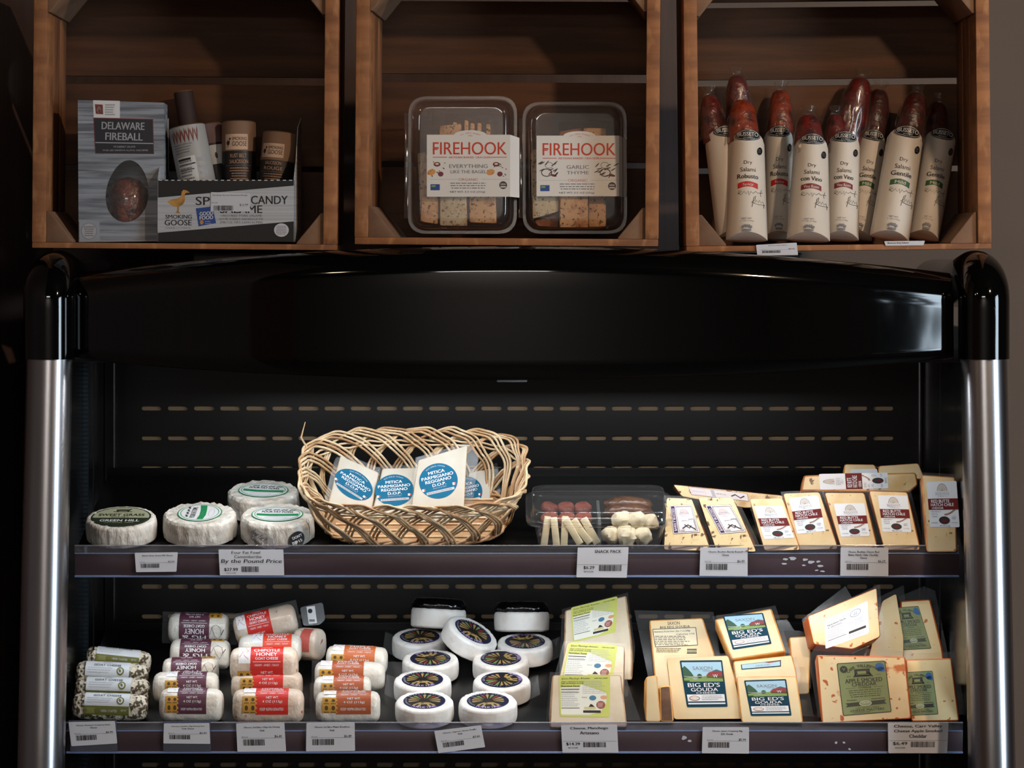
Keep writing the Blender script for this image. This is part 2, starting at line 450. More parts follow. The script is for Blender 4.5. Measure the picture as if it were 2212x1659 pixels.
# inner back sheet with rows of slots
YB = .46
slotm = mk('slot_edge_metal', (30, 28, 26), .3)
bx0, bx1 = -.613, .6175
pitch = 56.4 * (4 + YB) / FPX; row = 64.2 * (4 + YB) / FPX
zr0 = P(0, 882, YB).z; xs0 = P(300, 0, YB).x
mb = MB(); ncol = 29; nrow = 14
backm = mk('black_back_sheet', (4, 4, 5), .28, spec=.4)
z_top = zr0 + row / 2; z_bot = zr0 - row * (nrow - .5); xe = xs0 + ncol * pitch
mb.box(bx0, bx1, YB, YB + .002, z_top, P(0, 700, YB).z, backm)
for a, b in ((bx0, xs0), (xe, bx1)): mb.add([(a, YB, z_bot), (b, YB, z_bot), (b, YB, z_top), (a, YB, z_top)], [(0, 1, 2, 3)], backm)
mb.box(bx0, bx1, YB, YB + .002, .4, z_bot, backm)
sw, sh = .0152, .0034
for j in range(nrow):
    for i in range(ncol):
        cxx, czz = xs0 + (i + .5) * pitch, zr0 - j * row
        inn, outr = [], []
        for k in range(16):
            a = 2 * math.pi * (k + .5) / 16
            ca, sa = math.cos(a), math.sin(a)
            ex = (sw - sh) * (1 if ca > 0 else -1) + sh * ca; inn.append((cxx + ex, YB, czz + sh * sa))
            m_ = max(abs(ca), abs(sa)); outr.append((cxx + pitch / 2 * ca / m_, YB, czz + row / 2 * sa / m_))
        deep = [(p[0], YB + .0016, p[2]) for p in inn]
        v = outr + inn + deep; f = [(k, (k + 1) % 16, 16 + (k + 1) % 16, 16 + k) for k in range(16)]
        mb.add(v, f, backm)
        mb.add(inn + deep, [(k, (k + 1) % 16, 16 + (k + 1) % 16, 16 + k) for k in range(16)], slotm)
        for sx_, sz_ in ((-1, -1), (1, -1), (1, 1), (-1, 1)): pass
        # corners of the cell left open by the fan
        c4 = [(cxx + pitch / 2 * a_, YB, czz + row / 2 * b_) for a_, b_ in ((1, 1), (-1, 1), (-1, -1), (1, -1))]
        for (c_, k) in zip(c4, (1, 5, 9, 13)): mb.add([outr[k], c_, outr[(k + 1) % 16]], [(0, 1, 2)], backm)
mb.build('back_panel', case, smooth=0, fix=False)
MB().box(bx0, bx1, YB + .0055, YB + .012, .4, P(0, 700, YB).z, mk('olive_duct_panel', (132, 108, 78), .6)).build('air_duct_panel', case, smooth=0)
MB().box(bx0, bx1, .10, YB, P(0, 765, YB).z, P(0, 758, YB).z, BLACKMAT).build('inner_ceiling', case, smooth=0)
# end panels, slotted uprights and their bright trims
for s_, X0, Xb, pxT, pxU in ((-1, -.614, -.614, 246, 183), (1, .6185, .6185, 1987, 2047)):
    mb = MB(); z0, z1 = .35, P(0, 700, .3).z
    mb.box(0, 0, 0, 0, 0, 0, BLACKMAT) if False else None
    a, b = (X0, .025), (Xb, YB + .02); th = .012 * s_
    mb.add([(a[0], a[1], z0), (b[0], b[1], z0), (b[0], b[1], z1), (a[0], a[1], z1), (a[0] + th, a[1], z0), (b[0] + th, b[1], z0), (b[0] + th, b[1], z1), (a[0] + th, a[1], z1)],
           [(0, 1, 2, 3), (7, 6, 5, 4), (0, 3, 7, 4), (1, 5, 6, 2), (3, 2, 6, 7), (0, 4, 5, 1)], mk('black_side_panel', (10, 10, 11), .2)); mb.build('side_panel', case, smooth=0)
    u = MB(); ux = P(pxU, 0, .24).x; um = mk('slotted_upright_metal', (70, 88, 100), .3, metal=1)
    zz = .5
    u.box(ux - .004, ux + .004, .247, .253, .4, P(0, 790, 0).z, mk('upright_dark', (22, 26, 30), .3))
    while zz < P(0, 800, 0).z: u.box(ux - .0045, ux + .0045, .244, .247, zz, zz + .0032, um); zz += .0062
    u.build('shelf_upright', case, smooth=0)
    MB().box(P(pxT, 0, YB - .01).x - .0011, P(pxT, 0, YB - .01).x + .0011, YB - .006, YB - .001, .4, P(0, 770, YB).z, CHROME).build('corner_trim', case, smooth=0)
    pxv = 203 if s_ < 0 else 2030
    MB().box(P(pxv, 0, .2).x - .0008 , P(pxv, 0, .2).x + .0008, .195, .2, .4, P(0, 775, .2).z, mk('dull_trim', (60, 64, 70), .25, metal=1)).build('panel_trim', case, smooth=0)
MB().box(-.63, .645, .05, .62, .06, .36, BLACKMAT).build('base_cabinet', case, bevel=.004)
MB().box(-.63, .645, YB + .03, .62, .36, 1.60, BLACKMAT).build('rear_housing', case, smooth=0)
ledm = mk('cool_strip_light', (225, 238, 255), .4, emit=9)
def strip_light(x0, x1, y, z, power, parent, tgt=(0, .25, -.5), color=(.93, .97, 1.0)):
    h = MB().box(x0, x1, y - .006, y + .006, z, z + .006, BLACKMAT).build('light_housing', parent, bevel=.001)
    MB().box(x0 + .01, x1 - .01, y - .004, y + .004, z - .0025, z + .0005, ledm).build('light_diffuser', h, smooth=0)
    a = area('strip_light', ((x0 + x1) / 2, y, z - .004), Vector(((x0 + x1) / 2, y, z - .004)) + Vector(tgt), x1 - x0, .012, power, color)
    a.parent = h
strip_light(-.44, .45, .0, P(0, 752, .0).z, 2.5, case, (0, .2, -.5))

# shelves: tray tilted to the front, price rail, clear fence
railm = mk('plum_price_rail', (74, 60, 66), .32, noise=(18, (62, 50, 56), .35, .7, (.4, 1, 1), 3))
lipm = mk('bluish_clear_lip', (120, 140, 180), .15)
fence_m = clear('clear_shelf_fence', (238, 236, 246), .07, .8, .08, .03)
class Shelf:
    def __init__(s, px0, px1, pyf, pyt, pyr, pyb, Y, tilt, depth, power):
        s.Y, s.tilt = Y, R(tilt)
        s.O = P(CX, pyf, Y); s.n = Vector((0, -math.sin(s.tilt), math.cos(s.tilt)))
        s.ys = Vector((0, math.cos(s.tilt), math.sin(s.tilt)))
        s.rot = Matrix.Rotation(s.tilt, 4, 'X')
        xa, xb = P(px0, 0, Y).x, P(px1, 0, Y).x
        Ms = Matrix.Translation(s.O) @ s.rot
        t = MB(); t.box(xa, xb, 0, depth, -.006, 0, BLACKMAT, Ms); t.box(xa, xb, depth, depth + .004, -.02, .012, BLACKMAT, Ms)
        sh = t.build('shelf', case, bevel=.0008)
        yr = Y - .004
        r = MB(); r.box(xa, xb, yr - .003, yr, P(0, pyb - 3, yr).z, P(0, pyr, yr).z, railm); r.build('price_rail', sh, bevel=.0006)
        zl0, zl1 = P(0, pyb + 1.5, yr).z, P(0, pyb - 3, yr).z
        MB().box(xa, xb, yr - .006, yr, zl0, zl1, lipm).build('rail_lip', sh, bevel=.0008)
        MB().box(xa, xb, yr - .0045, yr - .002, P(0, pyr + 1.3, yr).z, P(0, pyr - 1.3, yr).z, lipm).build('rail_top_edge', sh, bevel=.0004)
        f = MB(); f.box(xa, xb, yr - .004, yr - .0022, P(0, pyr, yr).z, P(0, pyt, yr).z, fence_m); f.build('clear_fence', sh, smooth=0)
        f = MB(); f.box(xa, xb, yr - .0046, yr - .0016, P(0, pyt + 1.2, yr).z, P(0, pyt - 1.2, yr).z, clear('fence_edge_clear', (200, 206, 226), .3, .9, .1, .2)); f.build('fence_edge', sh, bevel=.0003)
        s.yr = yr - .004
        if power: strip_light(xa + .02, xb - .02, yr + .02, P(0, pyb - 8, yr).z, power, sh, (0, .2, -.5))
        s.obj = sh; s.marks = (yr - .0036)
    def residue(s, pts, name='sticker_residue'):
        m = MB(); g = random.Random(len(pts)); mt = mk('white_sticker_residue', (186, 192, 204), .7)
        for (x, y, w, h) in pts:
            n = 9; ring = []
            for k in range(n):
                q = .6 + .5 * g.random(); p = P(x + w * q * math.cos(6.2832 * k / n), y + h * q * math.sin(6.2832 * k / n), s.marks); ring.append(p)
            m.add(ring, [tuple(range(n))], mt)
        o = m.build(name, s.obj, smooth=0); o['kind'] = 'stuff'
    def at(s, px, py, h=0.0): return ray_plane(px, py, s.O + s.n * h, s.n)
    def frame(s, px, py, h=0.0, spin=0, extra=None):
        m = Matrix.Translation(s.at(px, py, h)) @ s.rot
        if extra is not None: m = m @ extra
        return m @ Matrix.Rotation(R(spin), 4, 'Z')
UP = Shelf(163, 2070, 1191, 1178, 1195, 1245, .07, 14, .33, 1.0)
UP.residue([(1697, 1208, 6, 3), (1713, 1206, 10, 4), (1694, 1218, 7, 2), (1740, 1209, 8, 3), (1752, 1214, 10, 4), (1736, 1221, 5, 2), (1768, 1213, 5, 3), (1772, 1223, 8, 3), (1764, 1232, 5, 2), (1777, 1234, 6, 2)])
LO = Shelf(145, 2078, 1577, 1560, 1578, 1625, .017, 13, .39, 0)

# ------------------------------------------------------------------ wooden crates
wood_e = mk('crate_wood_lit_edge', (168, 112, 70), .7, noise=[(9, (120, 76, 46), .35, .7, (1, 1, 5), 5), (60, (196, 140, 92), .55, .8, (1, 1, .4), 3)], bump=(80, .25, .002))
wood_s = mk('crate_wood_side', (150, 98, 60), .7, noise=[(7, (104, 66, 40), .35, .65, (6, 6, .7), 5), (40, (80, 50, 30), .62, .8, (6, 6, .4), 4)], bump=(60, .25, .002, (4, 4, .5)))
wood_b = mk('crate_wood_shaded_back', (100, 65, 42), .75, noise=[(6, (68, 44, 29), .35, .65, (.6, 6, 7), 5), (5, (52, 34, 24), .62, .78, (.5, 1, 1.2), 4)], bump=(60, .25, .002, (.5, 4, 4)))  # same wood as the lit edges; the inner shade is put into its colour
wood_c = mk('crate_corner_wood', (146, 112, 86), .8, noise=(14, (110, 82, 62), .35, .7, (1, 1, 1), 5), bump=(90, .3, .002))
def crate(pxc, pyb, width_px, Y, roll, yaw, label, gaps, tb=.0078):
    s = FPX / (4 + Y); W = width_px / s; H = .374; D = .185; th = .0185
    M = Matrix.Translation(P(pxc, pyb, Y)) @ Matrix.Rotation(R(yaw), 4, 'Z') @ Matrix.Rotation(R(roll), 4, 'Y')
    t = thing('wooden_crate', label, 'crate', M, 'wooden crates on top of the display case')
    for sx in (-1, 1):
        for (a, b) in ((0, .058), (.066, .124), (.132, D)):
            m = MB(); x0, x1 = sorted((sx * W / 2, sx * (W / 2 - th)))
            m.box(x0, x1, a, b, tb, H - tb, wood_e if a == 0 else wood_s); m.build('side_board', t, bevel=.0012)
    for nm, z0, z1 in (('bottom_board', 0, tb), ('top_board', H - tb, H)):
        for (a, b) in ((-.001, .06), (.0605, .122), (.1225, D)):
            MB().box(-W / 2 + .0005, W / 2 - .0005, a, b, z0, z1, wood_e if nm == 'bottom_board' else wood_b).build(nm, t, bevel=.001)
    zs = tb
    edges = [tb] + gaps + [H - tb]
    for i in range(0, len(edges) - 1, 2):
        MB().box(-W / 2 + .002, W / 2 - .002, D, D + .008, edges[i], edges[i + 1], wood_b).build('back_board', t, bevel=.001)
    c = .037
    for sx in (-1, 1):
        for sz in (-1, 1):
            xa = sx * (W / 2 - th); za = tb if sz < 0 else H - tb
            poly = [(xa, za), (xa - sx * c, za), (xa - sx * c, za - sz * .002), (xa - sx * .004, za - sz * (c + .006)), (xa, za - sz * (c + .006))]
            MB().prism(poly, .006, D, wood_c).build('corner_block', t, bevel=.0012)
    return t, M
C1, MC1 = crate(398, 538, 658, .055, .45, .4, 'wooden crate at the left holding the grey gift box and a tray of tubes', [.112, .120, .236, .247])
C2, MC2 = crate(1093, 530, 658, .055, .45, -3.0, 'wooden crate in the middle holding two clear boxes of crackers', [.112, .120, .234, .246, .350, .355], .0098)
C3, MC3 = crate(1812, 541, 660, .055, -.6, -.2, 'wooden crate at the right filled with white-sleeved salami', [.112, .120, .237, .246, .349, .357])

# dark tree outside the window: what cuts the bright sky in the canopy's reflection
leafm = mk('dark_leaves', (28, 34, 30), .8); barkm = mk('dark_bark', (40, 34, 30), .9)
tr = thing('tree', 'dark leafy tree outside the window, seen mirrored in the canopy', 'tree', Matrix.Translation((4.05, -3.99, 0)))
MB().tube([(0, 0, -.2), (.05, .02, .8), (0, .0, 1.6), (-.03, .03, 2.6)], [.09, .07, .06, .03], barkm).build('trunk', tr)
g = random.Random(5); mb = MB()
for i in range(1500):
    z = .6 + 2.4 * g.random(); rr = .55 * (.86 + .14 * math.sin(z * 9) * math.cos(z * 23)); a = g.random() * 6.28
    c = Vector((rr * g.random() * math.cos(a), rr * g.random() * math.sin(a), z)); q = Matrix.Rotation(g.random() * 6, 3, 'Z') @ Matrix.Rotation(g.random() * 6, 3, 'X')
    mb.add([c + q @ Vector(v) for v in ((-.085, 0, 0), (0, -.05, .01), (.085, 0, 0), (0, .05, .01))], [(0, 1, 2, 3)], leafm)
o = mb.build('foliage', tr, smooth=0, fix=False); o['kind'] = 'stuff'

LO.residue([(1806, 1604, 3, 3), (1823, 1604, 3.4, 3), (1835, 1618, 3.6, 2.6), (1478, 1594, 6, 5), (1490, 1600, 5, 3)])
# ================================================================== what stands in the crates
FILM = clear('clear_film', (250, 250, 250), .02, .4, .26, .035)
PET = clear('clear_box_plastic', (250, 248, 246), .06, .95, .07, .02)
RED = mk('ink_red', (190, 44, 30), .5); CREAM = mk('card_cream', (214, 204, 186), .6)

# ---- grey gift box with an egg-shaped window
Fb = Face(262, 523, .085, 0, 2)
t = thing('gift_box', 'grey wood-print gift box with an egg-shaped window, at the left of its crate', 'box', Fb.M)
boxm = mk('washed_plank_print', (150, 158, 168), .55, noise=[(16, (98, 104, 114), .42, .62, (.5, 1, 9), 6), (30, (182, 188, 196), .6, .75, (.3, 1, 8), 4)])
rim = [Fb.uv(a, b) for a, b in ((170, 523), (355, 521), (354, 222), (168, 216))]
egg = []
for i in range(40):
    a = 2 * math.pi * i / 40
    ex = 275 + 46 * math.cos(a) * (1 - .12 * math.sin(a)) + 4 * math.sin(a); ey = 413 - 67 * math.sin(a)
    egg.append(Fb.uv(ex, ey))
ec = Fb.uv(275, 413)
def edge_hit(c, d, poly):
    best = None
    for i in range(len(poly)):
        p, q = Vector(poly[i]), Vector(poly[(i + 1) % len(poly)]); e = q - p
        den = d.x * e.y - d.y * e.x
        if abs(den) < 1e-12: continue
        w = p - c; tt = (w.x * e.y - w.y * e.x) / den; uu = (w.x * d.y - w.y * d.x) / den
        if tt > 0 and -1e-6 <= uu <= 1 + 1e-6 and (best is None or tt < best): best = tt
    return c + d * best
mb = MB(); c = Vector(ec); angs = sorted([math.atan2(p[1] - c.y, p[0] - c.x) for p in egg] + [math.atan2(p[1] - c.y, p[0] - c.x) for p in rim])
ins, outs = [], []
for a in angs:
    d = Vector((math.cos(a), math.sin(a))); ins.append(edge_hit(c, d, egg)); outs.append(edge_hit(c, d, rim))
n = len(angs)
mb.add([(p.x, 0, p.y) for p in outs] + [(p.x, 0, p.y) for p in ins], [(i, (i + 1) % n, n + (i + 1) % n, n + i) for i in range(n)], boxm)
mb.add([(p.x, 0, p.y) for p in ins] + [(p.x, .002, p.y) for p in ins], [(i, (i + 1) % n, n + (i + 1) % n, n + i) for i in range(n)], mk('card_cut_edge', (150, 120, 100), .7))
mb.add([(p[0], 0, p[1]) for p in rim] + [(p[0], .06, p[1]) for p in rim], [(0, 1, 5, 4), (1, 2, 6, 5), (2, 3, 7, 6), (3, 0, 4, 7), (4, 5, 6, 7)], boxm)
mb.build('carton', t, smooth=0)
saus = mk('glossy_brown_sausage', (112, 50, 28), .25, coat=.8, noise=[(60, (58, 24, 16), .42, .62, (1, 1, 1), 5), (90, (150, 84, 44), .6, .74, (1, 1, 1), 3)], bump=(110, .9, .004))
mb = MB(); a0 = Fb.uv(272, 440); pr = [(.0005, -.045), (.018, -.04), (.026, -.025), (.0275, 0), (.026, .02), (.018, .033), (.0005, .038)]
mb.lathe([(r, z + a0[1]) for r, z in pr], saus, 32, wob=lambda p, a, r, z: Vector((p.x + a0[0], p.y + .03, p.z)) + Vector((1, 1, 0)) * .003 * noise.noise(Vector((p.x * 90, p.y * 90, p.z * 90))), cap=False)
mb.build('sausage', t)
MB().add([(p[0], .0012, p[1]) for p in egg], [tuple(range(40))], FILM).build('window_film', t, smooth=0)
navy = mk('ink_navy', (36, 38, 46), .55); pr_red = mk('dull_red', (128, 52, 50), .5)
d = Decal(1, 1)
def R4(d, pts, m): return d.poly([(x, -y) for x, y in pts], m)
R4(d, [(201, 216.5), (259, 218), (259, 255), (202, 254)], WHITE)
R4(d, [(202, 254), (331, 257), (333, 333), (206, 332)], pr_red).up()
R4(d, [(203.5, 255.5), (329.5, 258.5), (331.5, 331.5), (207, 330.5)], navy)
R4(d, [(205, 225), (222, 226), (223, 247), (207, 246)], pr_red); d.ell(214, -237, 5, 7, CREAM, 14)
d.up().lines(227, -250, 250, -224, 5, LGREY, .5, 3)
d.text('DELAWARE', 266, -272, 16, LGREY, w=92, bold=.03, rot=-.02).text('FIREBALL', 268, -295, 16, LGREY, w=80, bold=.03, rot=-.02)
R4(d, [(206, 307), (331, 309), (331, 311), (206, 309)], LGREY)
d.text('MULBERRY SALAMI', 269, -317, 4, LGREY, w=46, res=1).text('SPICED LIKE CINNAMON, ALLSPICE, CHILE PEPPER', 271, -325, 4, LGREY, w=98, res=1)
R4(d, [(171, 477.5), (215, 478), (216, 522), (172, 523)], mk('badge_grey', (150, 158, 168), .5)); d.up().ell(192.5, -499, 17, 18, LGREY, 28)
d.up().ring(192.5, -499, 17, 18, 1, GREY, 28).lines(180, -511, 205, -488, 5, GREY, .45, 8, True)
d.build('front_artwork', t, Fb.px())

# ---- printed display tray with salami tubes
Ft = Face(487, 523, .065, 0, -1.2)
t = thing('display_tray', 'black and white card display tray with a golden goose, holding salami tubes', 'display tray', Ft.M)
blk = mk('card_black', (20, 20, 22), .5); whc = mk('card_white', (190, 194, 198), .55, noise=(3, (170, 174, 180), .4, .6, (.3, 1, 90), 2))
(xa, za), (xb, zb_) = Ft.uv(340, 523), Ft.uv(636, 389)
mb = MB(); dp = .105
mb.box(xa, xb, 0, .0012, za, zb_, blk); mb.box(xa, xb, 0, dp, za, za + .0012, blk); mb.box(xa, xb, dp - .0012, dp, za, za + .10, blk)
mb.build('tray_body', t, smooth=0)
for xs in (xa, xb):
    s = 1 if xs == xa else -1
    prof = [(0, za), (dp, za), (dp, za + .175), (.055, za + .16), (.03, zb_ + .028), (.012, zb_ + .012), (.0, zb_)]
    m = MB(); k = len(prof)
    m.add([(xs, y, z) for y, z in prof] + [(xs + s * .0012, y, z) for y, z in prof], [tuple(range(k)), tuple(range(2 * k - 1, k - 1, -1))] + [(i, (i + 1) % k, k + (i + 1) % k, k + i) for i in range(k)], whc)
    m.build('side_flap', t, smooth=0)
d = Decal(1, 1); gold = mk('goose_gold', (196, 146, 72), .5, noise=(60, (150, 104, 50), .4, .65, (1, 1, 1), 3)); blue = mk('badge_blue', (34, 70, 140), .5)
R4(d, [(340.5, 427), (635.5, 401), (635.5, 478), (340.5, 503)], whc).up()
for i in range(22): d.rect(343 + i * 13.4, -390.2, 350 + i * 13.4, -388.6, WHITE)
d.text('SPICED', 474, -434, 18, INK, w=102, bold=.02).text('CANDY', 582, -432, 18, INK, w=79, bold=.02).text('SALAME', 521, -452, 17, INK, w=91, bold=.02)
d.poly([(x, -y) for x, y in ((361, 436), (371, 431), (383, 429), (391, 424), (393, 414), (396, 410), (403, 411), (410, 416), (402, 417), (399, 420), (400, 432), (396, 441), (386, 447), (376, 446), (368, 441))], gold)
d.poly([(x, -y) for x, y in ((383, 446), (387, 447), (386, 456), (390, 461), (379, 460), (383, 455))], gold)
d.text('SMOKING', 386, -468, 8.5, INK, w=57, bold=.03).text('GOOSE', 385, -481, 12, INK, w=58, bold=.03).text('CHARCUTERIE', 384, -492.5, 3.6, GREY, w=56, res=1)
R4(d, [(423, 450), (459, 446), (467, 482), (429, 489)], blue)
d.up().text('GOOD', 446, -461, 8, WHITE, w=29, bold=.04, rot=.08).text('FOOD', 446, -470, 8, WHITE, w=29, bold=.04, rot=.08).ell(436, -480, 4, 5, gold, 14).lines(443, -485, 460, -476, 2, LGREY, .3, 2)
d.text('UNCURED PORK SALAME', 522, -466, 5, GREY, w=88, res=1).text('SOUR SUNNY ANGELICA PIE,', 522, -473.5, 5, GREY, w=96, res=1).text('SPRUCE TIPS, LEMON PEEL', 522, -480.5, 5, GREY, w=94, res=1)
d.ell(608, -497, 16, 14.5, PAPER, 28).up().lines(596, -507, 620, -487, 6, GREY, .4, 9, True)
d.build('front_artwork', t, Ft.px())
d = Decal(1, 1); R4(d, [(456, 415), (541, 418), (540, 457), (455, 456)], PAPER)
d.up().text('Smoking Goose Saucisson Rouge', 497, -422, 4.2, INK, w=76, res=1).text('$12.99', 527, -443, 5.5, INK, w=18).text('REGULAR', 464, -438, 2.6, GREY, w=13, res=1).barcode(462, -455, 504, -444, INK, 5)
d.build('price_sticker', t, Ft.px(), base=.0012)

def tube_can(base, top, rpx, Y, name, label, bands, decal=None, spin=0, cat='salami tube', topcol=(120, 92, 74)):
    A, B = P(base[0], base[1], Y), P(top[0], top[1], Y + .012); ax = (B - A); h = ax.length
    q = ax.to_track_quat('Z', 'Y').to_matrix(); yv = Vector((0, 1, 0)); z = ax.normalized(); x = yv.cross(z).normalized(); y = z.cross(x)
    M = Matrix.Translation(A) @ Matrix((x, y, z)).transposed().to_4x4(); r = rpx * (4 + Y) / FPX
    t = thing(name, label, cat, M, 'salami tubes in the display tray')
    mb = MB(); prev = 0.0
    for frac, mat in bands:
        mb.lathe([(r, h * prev), (r, h * frac)], mat, 40, cap=False); prev = frac
    mb.lathe([(r, h), (r * .93, h + .0015), (r * .92, h - .003), (.0005, h - .003)], mk('tube_lid', topcol, .5), 40, cap=False); mb.lathe([(.0005, 0), (r, 0)], bands[0][1], 40, cap=False)
    mb.build('tube_body', t)
    if decal:
        a0 = R(spin)
        def fn(u, v, l):   # u: arc length in radians about the front, v: 0..1 of the height
            an = u + a0; return ((r + l) * math.sin(an), -(r + l) * math.cos(an), v * h)
        decal.build('tube_label', t, fn)
    return t
kraft = mk('kraft_brown', (134, 104, 82), .7); dk = mk('tube_black', (26, 22, 21), .5); tan = mk('label_tan', (206, 174, 148), .6); gsil = mk('tube_grey', (160, 160, 158), .5); sil = mk('ink_silver', (205, 206, 204), .5); orn = mk('ink_tan', (196, 152, 120), .6)
def d_goose(l1, l2):
    d = Decal(1, 1, .14); d.rect(-.78, .745, .62, .885, tan, 14, 1)
    d.up().ell(-.57, .805, .11, .022, dk, 14).rect(-.5, .80, -.46, .84, dk).ell(-.44, .843, .06, .009, dk, 10).rect(-.6, .765, -.57, .79, dk).text('SMOKING', .12, .843, .03, dk, w=.86, bold=.03).text('GOOSE', .12, .797, .042, dk, w=.86, bold=.04)
    d.text(l1, .05, .69, .034, orn, w=.95, bold=.04).text(l2, .08, .637, .034, orn, w=1.1, bold=.04).rect(-.7, .60, .8, .603, kraft, 10, 1)
    d.lines(-.5, .47, .7, .59, 5, orn, .3, 4, True); return d
tube_can((517, 505), (516, 266), 37, .14, 'salami_tube', 'upright black and brown tube second from the right in the tray', [(.735, dk), (1, kraft)], d_goose('RUST BELT', 'SAUCISSON'))
tube_can((584, 505), (606, 290), 38, .12, 'salami_tube', 'tube leaning right at the right end of the tray', [(.72, dk), (1, kraft)], d_goose('SAUCISSON', 'ROUGE'), -14)
d = Decal(1, 1, .2); maro = mk('ink_maroon', (120, 50, 48), .6)
for i in range(7): d.stroke([(-.9 + i * .23, .95), (-.82 + i * .23, .86), (-.72 + i * .23, .96)], .05, maro)
d.lines(-.9, .74, .3, .84, 4, GREY, .4, 3).rect(-.8, .3, .25, .71, sil, 8, 1).up().lines(-.75, .32, .2, .68, 11, GREY, .5, 5).rect(-.75, .675, .0, .695, INK).rect(-.75, .63, .2, .642, INK).rect(-.75, .58, .1, .588, INK).lines(.4, .1, .9, .7, 9, LGREY, .5, 6).rect(.3, .3, .8, .33, INK)
tube_can((447, 500), (403, 276), 40, .11, 'salami_tube', 'grey printed tube leaning left at the left of the tray', [(1, gsil)], d, 0, topcol=(130, 128, 126))
d = Decal(1, 1).rect(-.1, .62, .9, .80, sil, 10, 1).up().ell(.3, .7, .1, .03, dk, 12)
tube_can((492, 500), (449, 272), 30, .158, 'salami_tube', 'black tube with a pinkish top, hidden behind the grey printed tube', [(.82, dk), (1, mk('tube_mauve', (110, 84, 84), .6))], d, 0, topcol=(110, 84, 84))
tube_can((440, 470), (396, 200), 21, .195, 'salami_tube', 'thin dark tube standing tallest at the back left of the tray', [(1, mk('tube_plum', (66, 54, 56), .6))], None, topcol=(60, 50, 52))

# ---- two clear boxes of crackers
crk = mk('cracker_baked', (206, 160, 112), .8, noise=[(55, (168, 112, 68), .5, .68, (1, 1, 1), 4), (240, (92, 62, 42), .6, .64, (1, 1, 1), 2)], bump=(160, .5, .002))
crp = mk('cracker_pale', (196, 178, 144), .8, noise=[(50, (170, 140, 100), .5, .7, (1, 1, 1), 4), (260, (110, 90, 70), .61, .65, (1, 1, 1), 2)], bump=(160, .5, .002))
crs = mk('cracker_side', (160, 100, 58), .85, noise=(70, (116, 66, 36), .4, .65, (1, 1, 1), 4))
def cracker_box(x0, x1, y0, y1, Y, yaw, label):
    F = Face((x0 + x1) / 2, y1, Y, 3, yaw); s = FPX / (4 + Y)
    w, h = (x1 - x0) / 2 / s, (y1 - y0) / 2 / s; rc = .026
    t = thing('clear_cracker_box', label, 'food box', F.M, 'clear boxes of crackers')
    def ring(ins, y): return [(px, y, pz + h) for px, pz in rrect(w - ins, h - ins, max(rc - ins * .6, .008), 6)]
    lid = MB(); prof = [(.0, -.030), (.0, -.034), (.004, -.034), (.0065, -.058), (.0085, -.061), (.0105, -.059), (.0125, -.064), (.016, -.0655), (.02, -.0655)]
    lid.rings([ring(i, y) for i, y in prof], PET, cap1=True); lid.build('lid', t, smooth=60)
    tub = MB(); prof = [(.0, -.0295), (.0, -.026), (.005, -.026), (.009, -.004), (.014, .0)]
    tub.rings([ring(i, y) for i, y in prof], PET, cap1=True); tub.build('tub', t, smooth=60)
    MB().box(-w - .0055, -w + .001, -.033, -.027, .022, 2 * h - .022, PET).build('hinge', t, bevel=.001)
    return t, F, s
